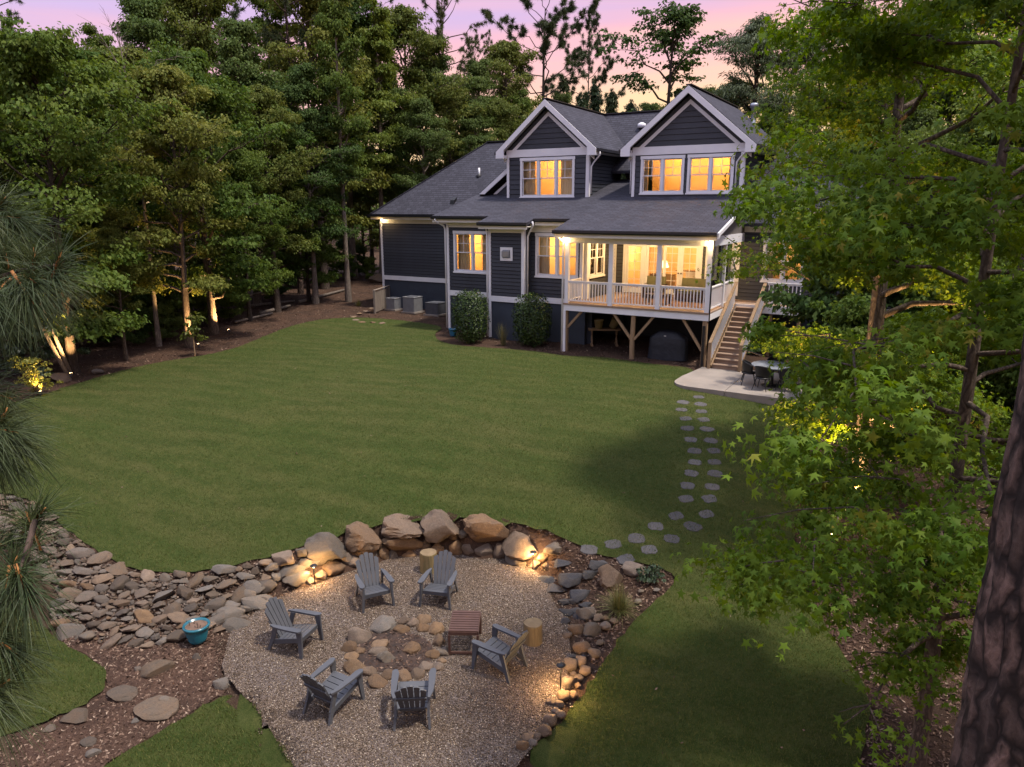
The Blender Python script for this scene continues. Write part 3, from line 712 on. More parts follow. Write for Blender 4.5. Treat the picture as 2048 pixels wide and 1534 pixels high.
room(-5.6, -1.42, 5.1, 7.6, 4.45, 6.6, 44, lamps=[(-4.4, 6.3, 6.3), (-2.6, 6.3, 6.3)]); room(1.0, 5.76, 5.1, 7.4, 4.55, 6.5, 56, col=(1, .50, .13), lamps=[(2.3, 6.3, 6.2), (4.45, 6.3, 6.2)])
# small gable end behind the left dormer
MB().prism([(-7.6, 4.60), (-5.7, 6.02), (-5.7, 5.78), (-7.28, 4.60)], 'y', 5.24, 5.30).build('rake_board', m_trim, house)
MB().prism([(-7.6, 4.64), (-5.7, 6.06), (-5.7, 5.94), (-7.6, 4.52)], 'y', 5.301, 9.0).build('roof', m_roofs, house)
MB().prism([(-7.0, 4.45), (-5.7, 4.45), (-5.7, 5.5)], 'y', 5.62, 5.7).build('gable', m_side, house)
MB().prism([(-6.95, 4.60), (-5.7, 5.53), (-5.7, 5.38), (-6.75, 4.60)], 'y', 5.575, 5.615).build('frieze_board', m_trim, house)
# main ridge between the gables and the right wing
def zm(y): return 8.9-.84*abs(y-11.5)
for y0, y1 in ((7.72, 11.5), (11.5, 16.5)): slab('roof', [(-3.4, y0), (3.4, y0), (3.4, y1), (-3.4, y1)], lambda x, y: zm(y), .14, m_roof)
MB().bar((-3.4, 11.5, 8.92), (3.4, 11.5, 8.92), .28, .05).build('ridge_vent', m_gutter, house)
for y0, y1 in ((4.55, 9.2), (9.2, 16.4)): slab('roof', [(5.9, y0), (13.0, y0), (13.0, y1), (5.9, y1)], lambda x, y: 6.45-(9.2-y)*.68 if y <= 9.2 else 6.45-(y-9.2)*.42, .14, m_roof)
part('gutter', m_gutter, (6.45, 13.0, 4.42, 4.545, 3.13, 3.27)); part('frieze_board', m_cream, (6.1, 12.4, 4.95, 4.998, 2.9, 3.3))
MB().prism([(5.0, 3.2), (16.2, 3.2), (9.2, 6.3)], 'x', 12.3, 12.4).build('gable', m_side, house)
room(-7.28, -4.5, 2.13, 5.6, 0, 2.85, 95); room(-2.5, .09, 1.78, 4.9, 0, 2.85, 75, open_sides=('v0', 'u1'))
room(.3, 6.0, 5.11, 9.6, 0, 2.75, 85, lamps=[(1.4, 7, 2.3), (4.4, 7.6, 2.2)]); room(6.3, 11.4, 5.11, 8.6, 0, 2.75, 60)
# curtains and a few things seen through the glass
def curtain(u0, u1, v, z0, z1):
    n = 26; V = []
    for k in range(n+1):
        x = u0+(u1-u0)*k/n; y = v+.05*math.sin(k*1.9); V += [(x, y, z0), (x, y, z1)]
    return MB().add(V, [(2*k, 2*k+2, 2*k+3, 2*k+1) for k in range(n)]).build('curtain', m_curtain, None, True)
for a, b, v, z0, z1 in ((-7.0, -6.3, 2.35, .1, 2.75), (-5.6, -4.9, 2.35, .1, 2.75), (-2.3, -1.75, 2.0, .1, 2.75), (-5.0, -4.3, 5.3, 4.5, 6.5), (-2.9, -2.1, 5.3, 4.5, 6.5), (1.35, 1.55, 5.3, 4.6, 6.4), (5.2, 5.4, 5.3, 4.6, 6.4), (7.0, 7.4, 5.3, .1, 2.7)):
    where = 'left dormer window' if z0 > 4 and a < 0 else 'right gable window' if z0 > 4 else 'window beside the square vent' if a < -4 else 'window behind the porch post' if a < 0 else 'window beyond the staircase'
    tag(curtain(a, b, v, z0, z1), 'cream curtain hanging inside the lit '+where, 'curtain', 'curtains of the '+where)
# ---- french doors
def door(u0, u1):
    z0, z1 = .02, 2.3; s = .13; mb = MB(); y0, y1 = 4.97, 5.02
    mb.box(u0, u0+s, y0, y1, z0, z1); mb.box(u1-s, u1, y0, y1, z0, z1); mb.box(u0+s, u1-s, y0, y1, z0, z0+.24); mb.box(u0+s, u1-s, y0, y1, z1-.14, z1)
    um = (u0+u1)/2; mb.box(um-.012, um+.012, y0+.01, y1-.01, z0+.24, z1-.14)
    for z in (.66, 1.07, 1.48, 1.89):
        mb.box(u0+s, um-.012, y0+.01, y1-.01, z-.012, z+.012); mb.box(um+.012, u1-s, y0+.01, y1-.01, z-.012, z+.012)
    d = mb.build('door', m_trim, house)
    part('pane', m_glass, (u0+s, u1-s, 4.994, 4.998, z0+.24, z1-.14), parent=d)
    return d
for a, b in ((.74, 1.60), (1.73, 2.51), (2.56, 3.36), (3.37, 4.20)): d_ = door(a, b)
for u in (3.30, 3.43): MB().lathe([(.012, -.02), (.03, 0), (.03, .03), (.012, .05)], 10, (u, 4.93, 1.0)).build('door_knob', m_black, d_)
part('door_casing', m_trim, (.60, .73, 4.95, 5.02, 0, 2.34), (1.61, 1.72, 4.95, 5.02, 0, 2.34), (4.21, 4.36, 4.95, 5.02, 0, 2.34), (.55, 4.4, 4.94, 5.02, 2.341, 2.55), (4.5, 6.0, 4.955, 4.965, .15, 2.7))
# ---- porch
pf = part('porch_floor', m_tread, (-.06, 6.12, -.06, 5.0, -.06, 0)); 
part('rim_board', m_trim, (-.02, 6.08, -.03, .02, -.31, -.062), (6.08, 6.125, -.03, 3.6, -.31, -.062), (-.055, -.021, -.03, 1.6, -.31, -.062))
part('joist', m_wood, (.05, 6.0, .03, .16, -.31, -.063), (.05, 6.0, 2.4, 2.55, -.31, -.063))
part('porch_beam', m_cream, (-.06, 6.12, -.01, .19, 2.50, 2.86)); part('porch_beam', m_trim, (5.93, 6.125, .191, 4.99, 2.50, 2.86)); part('porch_beam', m_trim, (-.05, .12, .191, 1.6, 2.50, 2.86))
part('porch_ceiling', m_cream, (.0, 6.0, .15, 5.0, 2.87, 2.92))
POST = [(-.04, .13), (1.93, 2.11), (3.95, 4.13), (5.92, 6.11)]
for a, b in POST: part('porch_post', m_trim, (a, b, 0.01, .17, .001, 2.499))
part('porch_post', m_trim, (5.94, 6.10, 2.1, 2.22, .001, 2.499)); part('porch_post', m_trim, (5.94, 6.11, 3.5, 3.66, -2.0, 2.499)); part('porch_post', m_trim, (-.02, .12, 1.45, 1.58, .001, 2.499))
def railing(axis, c, a0, a1, n):
    mb = MB()
    if axis == 'v': mb.box(a0, a1, c-.045, c+.045, .90, .945); mb.box(a0, a1, c-.025, c+.025, .09, .135); mb.box(a0, a1, c-.02, c+.02, .845, .899)
    else: mb.box(c-.045, c+.045, a0, a1, .90, .945); mb.box(c-.025, c+.025, a0, a1, .09, .135); mb.box(c-.02, c+.02, a0, a1, .845, .899)
    r = mb.build('railing', m_trim, house)
    me = MB().box(-.018, .018, -.018, .018, .136, .844).mesh('baluster'); me.materials.append(m_trim)
    for k in range(n):
        x = a0+(a1-a0)*(k+.5)/n; o = bpy.data.objects.new('baluster', me); put(o, r); o.location = (x, c, 0) if axis == 'v' else (c, x, 0)
for (a, b) in ((.13, 1.93), (2.11, 3.95), (4.13, 5.92)): railing('v', .09, a, b, 14)
railing('u', .05, .17, 1.45, 9); railing('u', 6.02, .17, 2.1, 16); railing('u', 6.02, 2.22, 3.5, 11)
part('porch_screen', glassmat('insect_screen', (.9,.9,.9)), (5.985, 5.99, .2, 3.5, .95, 2.5))
# support posts and braces under the porch
part('support_post', m_wood, (-.02, .12, .03, .17, -2.3, -.311)); part('post_wrap', m_trim, (-.06, -.021, -.04, .17, -2.25, -.311), (-.02, .05, -.04, .029, -2.25, -.311))
MB().tube([(3.05, .1, -2.4), (3.03, .1, -1.4), (3.06, .1, -.32)], [.105, .10, .10], 9).build('support_post', m_wood, house)
part('support_post', m_wood, (5.90, 6.07, .0, .17, -2.3, -.311))
for a, b in (((.1, .1, -1.05), (.75, .1, -.32)), ((2.98, .1, -1.3), (2.2, .1, -.32)), ((3.12, .1, -1.3), (3.9, .1, -.32)), ((5.9, .1, -1.5), (5.1, .1, -.32))):
    MB().bar(a, b, .09, .10).build('brace', m_wood, house)
# ---- downspouts
def spout(pts, mat=m_trim, r=.042): return MB().tube(pts, r, 8).build('downspout', mat, house, True)
spout([(-7.75, 1.5, 3.4), (-7.74, 1.52, 3.30), (-7.52, 1.90, 3.06), (-7.48, 1.94, 2.9), (-7.48, 1.94, -1.95)])
spout([(-4.95, 1.5, 3.4), (-4.9, 1.52, 3.2), (-4.52, .98, 2.95), (-4.46, .95, 2.8), (-4.46, .95, -1.95)])
spout([(-2.1, .95, 3.32), (-2.1, 1.0, 3.15), (-2.36, 1.15, 2.85), (-2.47, 1.2, 2.65), (-2.47, 1.2, -.3)])
spout([(-.36, -.38, 2.95), (-.3, -.3, 2.78), (-.1, -.06, 2.55), (-.09, -.05, 2.4), (-.09, -.05, -2.1)])
spout([(6.15, .0, 2.86), (6.14, .0, 1.), (6.14, .0, -.3)], m_black, .03); part('downspout', m_black, (5.935, 6.02, -.09, -.01, -2.1, -.5))
for u, v in ((-.72, 4.85), (.78, 4.95), (6.0, 4.85)): spout([(u+.05, v-.05, 6.45), (u+.05, v-.03, 6.3), (u-.28 if u != .78 else u+.02, v+.08, 6.0), (u-.42 if u != .78 else u+.02, v+.1, 5.8), (u-.42 if u != .78 else u+.02, v+.1, 4.55)], r=.038)
# ---- roof vents
MB().tube([(-9.99, 9.0, 5.6), (-9.99, 9.0, 6.15)], .055, 10).build('vent_pipe', m_trim, house, True)
MB().lathe([(.16, -.05), (.14, .05), (.06, .14)], 12, (-9.99, 8.98, 5.68)).build('vent_boot', m_black, house)
MB().prism([(7.05, 4.10), (7.35, 4.34), (7.35, 4.50), (7.1, 4.34)], 'x', -10.72, -10.45).build('roof_vent', m_black, house)
MB().lathe([(.2, 0), (.22, .12), (.20, .2), (.08, .26)], 14, (-.75, 10.35, 7.98)).build('roof_vent', m_trim, house, True)
MB().lathe([(.24, -.3), (.17, .0), (.13, .05), (.13, .75), (.20, .78), (.20, .92), (.15, .98)], 14, (4.55, 12.0, 8.05)).build('flue', m_metal, house, True)
# square vent on the chimney chase
part('dryer_vent', m_trim, (-3.78, -3.66, .99, 1.02, 1.58, 2.18), (-3.26, -3.14, .99, 1.02, 1.58, 2.18), (-3.66, -3.26, .99, 1.02, 2.06, 2.18), (-3.66, -3.26, .99, 1.02, 1.58, 1.70))
MB().prism([(1.0, 2.06), (.88, 2.0), (.88, 1.78), (1.0, 1.70)], 'x', -3.64, -3.28).build('vent_hood', m_metal, house)
# ---- stairs and landing
def stairs():
    n = 12; u0, u1 = 6.38, 7.38; zt, zb = -.1, -2.1; v1, v0 = 3.35, -.15
    st = MB().bar((u0, v0, zb+.02), (u0, v1, zt-.1), .05, .26).bar((u1, v0, zb+.02), (u1, v1, zt-.1), .05, .26).build('staircase', m_wood, house)
    for k in range(n):
        z = zb+(zt-zb)*(k+1)/n; v = v0+(v1-v0)*k/n
        part('tread', m_tread, (u0+.03, u1-.03, v-.03, v+.29, z-.04, z), parent=st); part('riser', m_tread, (u0+.035, u1-.035, v, v+.02, z-.17, z-.041), parent=st)
    for u in (u0-.08, u1+.08):
        mb = MB().bar((u, v0-.1, zb+1.0), (u, v1, zt+1.0), .12, .05).bar((u, v0-.08, zb+.92), (u, v1, zt+.92), .04, .10).bar((u, v0, zb+.15), (u, v1, zt+.15), .05, .10)
        h = mb.build('handrail', m_wood, st)
        for k in range(20):
            v = v0+.12+(v1-v0-.12)*k/20; z = zb+(zt-zb)*(v-v0)/(v1-v0)
            part('baluster', m_trim, (u-.017, u+.017, v-.017, v+.017, z+.17, z+.93), parent=st)
        part('newel_post', m_wood, (u-.055, u+.055, v0-.14, v0-.03, zb, zb+1.02), parent=st)
    part('landing', m_tread, (6.13, 8.9, 3.36, 4.98, -.12, -.02)); part('rim_board', m_trim, (6.13, 8.9, 3.30, 3.355, -.32, -.0))
    for u in (7.7, 8.8): part('support_post', m_wood, (u, u+.12, 3.38, 3.5, -2.3, -.121))
stairs()
railing('v', 3.42, 7.54, 8.9, 9)
# ---- eave floodlights: lit bulbs on the house
m_bulb = glow('lit_bulb', (1, .72, .38), 30)
for (x, y, z) in ((-15.3, 6.55, 3.24), (-.02, -.12, 2.62), (6.02, -.14, 2.60)):
    MB().lathe([(.03, .09), (.05, .06), (.062, 0), (.045, -.05), (.01, -.065)], 12, (x, y, z)).build('floodlight', m_bulb, house, True)
    lamp('floodlight_beam', 'POINT', (x, y-.30, z-.12), 3, WARM, .06)
# porch ceiling lights
m_shade = glow('lamp_shade', (1, .62, .28), 2.2)
for (x, y) in ((1.6, 2.6), (4.4, 2.6)):
    MB().lathe([(.05, .12), (.16, .1), (.16, 0), (.05, -.02)], 14, (x, y, 2.75)).build('ceiling_lamp', m_shade, house, True)
    lamp('porch_light', 'POINT', (x, y, 2.6), 105, (1, .62, .26), .15)
MB().lathe([(.03, .12), (.07, .08), (.08, 0), (.03, -.05)], 12, (3.9, 7.2, 1.9)).build('pendant_lamp', m_bulb, house, True)
_tl = empty('table_lamp', (2.15, 6.3, .852)); tag(_tl, 'glowing table lamp on the sideboard behind the porch doors', 'lamp'); MB().lathe([(.14, .30), (.24, 0)], 16, (2.15, 6.3, 1.15)).build('shade', m_shade, _tl, True); MB().lathe([(.09, 0), (.03, .04), (.025, .32)], 12, (2.15, 6.3, .852)).build('base', m_black, _tl)
_kc = empty('kitchen_counter', (4.1, 7.7, 0)); tag(_kc, 'white kitchen counter with wooden top seen through the porch doors', 'counter'); part('cabinet', m_trim, (2.9, 5.4, 7.4, 8.0, 0, .9), parent=_kc); part('worktop', m_wood, (2.4, 5.6, 7.35, 8.05, .901, .95), parent=_kc); part('wall_cabinet', m_cream, (3.2, 5.6, 9.2, 9.55, 1.5, 2.4))
_sb = empty('sideboard', (2.15, 6.25, 0)); tag(_sb, 'wooden sideboard under the lamp behind the porch doors', 'sideboard'); part('body', m_wood, (1.6, 2.7, 6.0, 6.5, .08, .82), parent=_sb); part('top', m_wood, (1.57, 2.73, 5.97, 6.53, .821, .85), parent=_sb)
for _x in (1.62, 2.62):
    for _y in (6.02, 6.42): part('leg', m_wood, (_x, _x+.06, _y, _y+.06, 0, .079), parent=_sb)
# ================================================================ stones
from mathutils import noise as mnoise
def stone_mesh(seed, sub=2, rough=.22, cuts=5, boxy=.0):
    r = random.Random(seed); bm = bmesh.new(); bmesh.ops.create_icosphere(bm, subdivisions=sub, radius=1.)
    off = Vector((seed*3.1, seed*1.7, -seed*2.3)); pl = []
    for _ in range(cuts):
        n = Vector((r.gauss(0, 1), r.gauss(0, 1), r.gauss(0, .8))).normalized(); pl.append((n, r.uniform(.56, .9)))
    for v in bm.verts:
        p = v.co.normalized()
        if boxy:
            q = Vector([math.copysign(abs(c)**(1-boxy), c) for c in p]); p = q/max(q.length*.8, .6)
        p = p*(1 + rough*mnoise.noise(p*1.3+off) + rough*.4*mnoise.noise(p*3.1+off) + rough*.16*mnoise.noise(p*7+off) + rough*.07*mnoise.noise(p*15+off))
        for n, d in pl:
            e = p.dot(n)-d
            if e > 0: p -= n*e*.92
        v.co = p
    lo = [min(v.co[i] for v in bm.verts) for i in range(3)]; hi = [max(v.co[i] for v in bm.verts) for i in range(3)]
    for v in bm.verts: v.co = Vector([2*(v.co[i]-lo[i])/(hi[i]-lo[i])-1 for i in range(3)])
    me = bpy.data.meshes.new('stone'); bm.to_mesh(me); bm.free()
    me.polygons.foreach_set('use_smooth', [True]*len(me.polygons)); me.set_sharp_from_angle(angle=math.radians(34))
    return me
ST = {}
def stone_kind(kind, i, mat):
    k = (kind, i, mat.name)
    if k not in ST:
        a = {'round': (3, .26, 6, 0), 'boulder': (4, .36, 5, .03), 'slab': (3, .26, 7, .22), 'flat': (3, .22, 4, .05)}[kind]
        base = ST.get((kind, i))
        if base is None: base = ST[(kind, i)] = stone_mesh(100*len(kind)+i, *a)
        me = base.copy(); me.materials.append(mat); ST[k] = me
    return ST[k]
def stone(parent, pos, half, kind='round', mat=None, rz=None, tilt=.12, name='stone'):
    o = bpy.data.objects.new(name, stone_kind(kind, random.randrange(6), mat or m_st_tan)); COL.objects.link(o)
    if parent is not None:
        o.parent = parent; o.matrix_parent_inverse = parent.matrix_basis.inverted()
    rz = random.uniform(0, 6.28) if rz is None else rz
    o.matrix_basis = Matrix.Translation(Vector(pos)) @ Matrix.Rotation(rz, 4, 'Z') @ Matrix.Rotation(random.gauss(0, tilt), 4, 'X') @ Matrix.Rotation(random.gauss(0, tilt), 4, 'Y') @ Matrix.Diagonal((*half, 1))
    return o
def px_stone(parent, px, py, wpx, hpx, kind='boulder', mat=None, lift=0., tilt=.1, rz=None, deep=.85):
    c = G(px, py); z = depth(c); w = wpx*z/FPX/2; h = hpx*z/FPX/2
    rz = YAW + random.uniform(-.25, .25) if rz is None else rz
    return stone(parent, (c.x, c.y, c.z+lift), (w*1.04, w*deep, h*1.0), kind, mat, rz, tilt)
wallr = empty('retaining_wall', tuple(G(870, 1100))); tag(wallr, 'curved dry stacked wall of tan boulders behind the gravel circle', 'stone wall')
TAN, GRY, BRN, DRK, FLT = m_st_tan, m_st_grey, m_st_brown, m_st_dark, m_st_flat
BIG = [(652,1094,78,62,'boulder',GRY),(727,1080,68,72,'boulder',BRN),(807,1054,80,40,'boulder',BRN),(803,1086,82,42,'boulder',TAN),(880,1050,72,66,'boulder',BRN),(971,1060,90,60,'boulder',BRN),(1039,1088,74,50,'slab',TAN)]
LOW = [(765,1108,26,36),(876,1097,38,32),(910,1095,32,36),(939,1098,28,28),(968,1102,36,34),(1000,1105,30,36),(1034,1121,50,28),(1069,1131,22,18),(1107,1098,42,28),(1086,1116,26,22),(1078,1126,18,14),(1062,1104,20,18),(1092,1132,16,12),
 (784,1112,24,26),(850,1090,24,26),(905,1072,22,18),(925,1068,20,16),(692,1118,22,30),(706,1124,26,24),(744,1108,22,26),(820,1108,34,24),(664,1135,52,28),(619,1162,22,16),(640,1150,26,18)]
for x, y, w, h, k, m_ in BIG: px_stone(wallr, x, y, w*1.04, h*.98, k, m_, .0, .12)
for x, y, w, h in LOW: px_stone(wallr, x, y, w, h, 'round', random.choice([TAN, TAN, GRY, BRN]), 0, .2)
for x, y, w, h in ((567,1118,48,26),(584,1141,50,24),(593,1155,58,24),(610,1128,30,24),(630,1115,28,26),(603,1106,24,20),(545,1135,28,20),(532,1158,24,20)): px_stone(wallr, x, y, w, h, 'slab', random.choice([GRY, TAN]), 0, .1)
# slate steps and tall boulder on the right
stepr = empty('stone_steps', tuple(G(1140, 1165))); tag(stepr, 'dark slate slabs stepping down from the lawn into the gravel', 'stone steps')
for x, y, w, h in ((1125,1125,36,20),(1097,1160,46,26),(1114,1177,42,24),(1147,1158,60,40),(1180,1150,30,36),(1163,1189,46,34),(1198,1130,40,24),(1128,1204,24,20),(1147,1202,22,18),(1167,1211,20,16),(1131,1224,30,22),(1152,1220,22,16),(1156,1232,22,16),(1175,1208,20,14)):
    px_stone(stepr, x, y, w, h*.62, 'slab', DRK, -.01, .05, deep=.8)
edge = empty('stone_edging', tuple(G(1150, 1330))); tag(edge, 'loose border of tan fieldstones between gravel and the right lawn', 'stone edging')
for x, y, w, h, k, m_ in ((1222,1160,54,78,'boulder',BRN),(1267,1139,46,22,'round',TAN),(1172,1232,36,36,'slab',GRY),(1152,1261,32,28,'round',BRN),(1184,1265,34,44,'slab',GRY),(1210,1255,24,20,'round',BRN),(1196,1238,22,16,'round',TAN),(1210,1240,20,14,'round',BRN),(1228,1245,18,12,'round',BRN),
  (1163,1298,36,32,'round',BRN),(1189,1308,26,22,'round',TAN),(1200,1288,18,14,'round',GRY),(1139,1334,32,34,'round',TAN),(1161,1327,24,28,'round',TAN),(1170,1345,24,24,'round',TAN),(1147,1352,14,14,'round',BRN),(1158,1358,18,16,'round',TAN),(1137,1369,36,42,'slab',TAN),(1155,1373,14,14,'round',TAN),(1126,1395,28,24,'round',TAN),(1146,1393,20,22,'round',TAN),
  (1103,1407,22,22,'round',BRN),(1119,1411,20,18,'round',BRN),(1111,1425,18,16,'round',TAN),(1100,1442,28,32,'round',TAN),(1122,1433,20,22,'round',BRN),(1088,1465,32,24,'round',BRN),(1055,1479,24,16,'round',TAN),(1065,1489,18,16,'round',GRY),(1074,1475,16,14,'round',TAN),(1045,1495,28,28,'round',BRN),(1146,1315,14,10,'round',GRY),(1166,1316,12,10,'round',DRK),(1063,1472,16,10,'round',TAN),
  (1130,1245,20,16,'round',DRK),(1133,1275,18,14,'round',BRN),(1282,1185,12,8,'round',GRY),(1313,1182,14,8,'round',GRY),(1276,1205,14,10,'round',GRY)):
    px_stone(edge, x, y, w, h*.85, k, m_, .03, .15)
ring = empty('fire_pit', tuple(G(790, 1305))); tag(ring, 'ring of rounded stones forming the fire pit in the gravel', 'fire pit')
for x, y, w, h in ((809,1246,24,22),(825,1251,26,24),(847,1244,30,20),(804,1262,32,16),(764,1257,52,40),(720,1278,48,42),(699,1299,32,28),(704,1316,28,14),(708,1341,46,44),(739,1348,28,28),(755,1369,40,22),(777,1355,30,28),(807,1357,36,30),(835,1353,28,26),(852,1338,28,20),(875,1338,24,18),(891,1308,26,28),(866,1313,28,22),(877,1289,26,36),(871,1264,34,32),(846,1260,26,18),(884,1326,18,14),(720,1306,20,14),
   (758,1294,36,16),(757,1306,36,18),(772,1321,36,32),(823,1303,36,30)):
    px_stone(ring, x, y, w*1.04, h*.92, 'round', random.choice([TAN, BRN, BRN, GRY]), .04, .18)
P_ = np.array(RING)
Pa = scatter([[tuple(q) for q in P_]], 500); tag(chips('charred_chips', Pa, T_arr(Pa)+.03, .03, .10, m_chip), 'burnt bark and ash chips inside the fire pit', 'ash', kind='stuff')
drape('ash_bed', [tuple(q) for q in P_], .032, .3, M('ash', (.022,.016,.014), (.055,.034,.026), 9, .95, .8, 40), .03)
# dry creek of river stones
creek = empty('dry_creek', tuple(G(300, 1200))); tag(creek, 'dry creek bed of mixed river stones running down the bank', 'creek bed')
def pack(poly, n, rmin, rmax, tries=26000):
    A = np.array(poly); lo, hi = A.min(0), A.max(0); out = np.zeros((0, 3)); k = 0
    for t in range(tries):
        if len(out) >= n: break
        f = t/tries; r = max(rmin, rmax*(1-f)**1.3*random.uniform(.55, 1))
        p = np.array([random.uniform(lo[0], hi[0]), random.uniform(lo[1], hi[1])])
        if len(out) and (np.hypot(out[:, 0]-p[0], out[:, 1]-p[1]) < (out[:, 2]+r)*.86).any(): continue
        if not inside(p[None], poly)[0]: continue
        out = np.vstack([out, [p[0], p[1], r]])
    return out
CREEK = G2([(-30,990),(30,995),(75,1010),(112,1048),(150,1078),(205,1122),(265,1146),(330,1150),(400,1148),(480,1134),(540,1122),(560,1150),(550,1180),(505,1222),(470,1262),(400,1262),(300,1292),(230,1285),(165,1282),(118,1262),(100,1230),(120,1190),(70,1120),(20,1070),(-40,1050)])
for x, y, r in pack(CREEK, 296, .05, .25):
    z = T(x, y); m_ = random.choices([FLT, GRY, BRN, TAN], [5, 3, 1.2, 1.4])[0]
    stone(creek, (x, y, z+r*.06), (r*random.uniform(1.0, 1.4), r*random.uniform(.7, 1.0), r*random.uniform(.32, .55)), random.choice(['flat', 'round', 'round', 'flat', 'slab']), m_, YAW+random.gauss(0, .7), .24)
for x, y, w, h in ((460,1229,58,24),(515,1207,66,22),(504,1175,52,24),(497,1190,32,18)): px_stone(creek, x, y, w, h, 'flat', GRY, .02, .06)
Pk = scatter([CREEK], 3200); tag(pebbles('creek_pebbles', Pk, T_arr(Pk)-.02, .015, .045, islandmat('creek_pebble', [(0., (.05,.036,.028)), (.5, (.10,.074,.056)), (1., (.19,.15,.12))])), 'small pebbles and grit filling the gaps of the creek bed', 'pebbles', kind='stuff')
# flat rocks lying on the clay
for i, (x, y, w, h, lab) in enumerate(((245,1386,58,22,'flat tan flagstone on the red clay beside the grass patch'),(314,1415,88,26,'wide thin slate flagstone lying on the red clay'),(314,1337,64,30,'worn flat rock half buried in the clay slope'),(393,1312,22,16,'small pale rock on the clay below the turquoise pot'),
      (444,1368,36,26,'upright grey rock at the corner of the gravel and grass'),(155,1431,54,22,'long grey rock along the edge of the small grass patch'),(177,1482,32,14,'oval flat stone on bare clay, upper of two'),(186,1505,30,16,'oval flat stone on bare clay, lower of two'),(330,1405,22,12,'rounded pebble resting on the wide slate flagstone'),(271,1440,16,12,'small grey cobble beside the wide slate flagstone'),(100,1455,26,12,'small dark rock in leaf litter by the grass patch'),(275,1337,16,12,'little grey cobble on the clay slope'))):
    o = px_stone(None, x, y, w, h, 'flat', random.choice([FLT, FLT, GRY]), -.02 if i != 8 else .06, .06); o.name = 'rock'; tag(o, lab, 'rock')
# stepping stones
SP = [(975,288),(878,320),(985,332),(870,366),(992,376),(893,420),(1005,427),(905,480),(1025,485),(925,550),(1047,555),(947,618),(1067,618),(952,688),(1072,686),(928,756),(1073,757),(905,832),(1055,838),(895,912),(1040,912),(836,1015),(1022,1005),(712,1080),(938,1082),(590,1155),(810,1157),(447,1190),(672,1223),(300,1222),(525,1282),(368,1322)]
def paver(i, square):
    r = random.Random(i); n = 12; pts = []
    for k in range(n):
        t = 2*math.pi*k/n; q = 1+r.uniform(-.10, .10)
        c, s = math.cos(t), math.sin(t)
        if square: e = max(abs(c), abs(s)); q *= .82/e if e > .82 else 1
        pts.append((c*q, s*q))
    mb = MB(); V = [(x, y, -.5) for x, y in pts] + [(x, y, .3) for x, y in pts] + [(x*.94, y*.94, .5) for x, y in pts]
    F = [(k, (k+1) % n, n+(k+1) % n, n+k) for k in range(n)] + [(n+k, n+(k+1) % n, 2*n+(k+1) % n, 2*n+k) for k in range(n)] + [tuple(range(2*n, 3*n))]
    return mb.add(V, F).mesh('stepping_stone')
PV = [paver(i, i >= 4) for i in range(7)]
for q in PV: q.materials.append(m_step)
for i, (x, y) in enumerate(SP):
    px, py = 1080+x/3.068, 700+y/3.068; p = G(px, py); near = i > 26
    o = bpy.data.objects.new('stepping_stone', random.choice(PV[4:] if near else PV[2:])); COL.objects.link(o)
    w = (22+ (py-790)*.035)*depth(p)/FPX/2
    gx_, gy_ = (T(p.x+.3, p.y)-T(p.x-.3, p.y))/.6, (T(p.x, p.y+.3)-T(p.x, p.y-.3))/.6; nq = Vector((0, 0, 1)).rotation_difference(Vector((-gx_, -gy_, 1))).to_matrix().to_4x4()
    o.matrix_basis = Matrix.Translation((p.x, p.y, p.z-.020)) @ nq @ Matrix.Rotation(YAW+random.uniform(-.4, .4), 4, 'Z') @ Matrix.Diagonal((w*1.2, w*1.0, .06, 1))
    tag(o, 'squarish slate paver of the path where it reaches the stone steps' if near else ('rounded grey stepping stone in the path row nearer the open lawn' if i % 2 else 'rounded grey stepping stone in the path row nearer the sweetgums'), 'stepping stone', 'square pavers by the stone steps' if near else ('open side row of stepping stones' if i % 2 else 'tree side row of stepping stones'))
for i, (x, y) in enumerate(((718.7,627.5),(706.5,634),(712,640),(723.5,644.7),(745,645.5),(764,647),(741.7,616.8),(733,623))):
    p = G(x, y); o = stone(None, (p.x, p.y, p.z+.01), (.2, .16, .05), 'flat', TAN, tilt=.03, name='stepping_stone'); tag(o, 'pale flat stone in the short path by the board fence', 'stepping stone', 'pale stones by the fence')
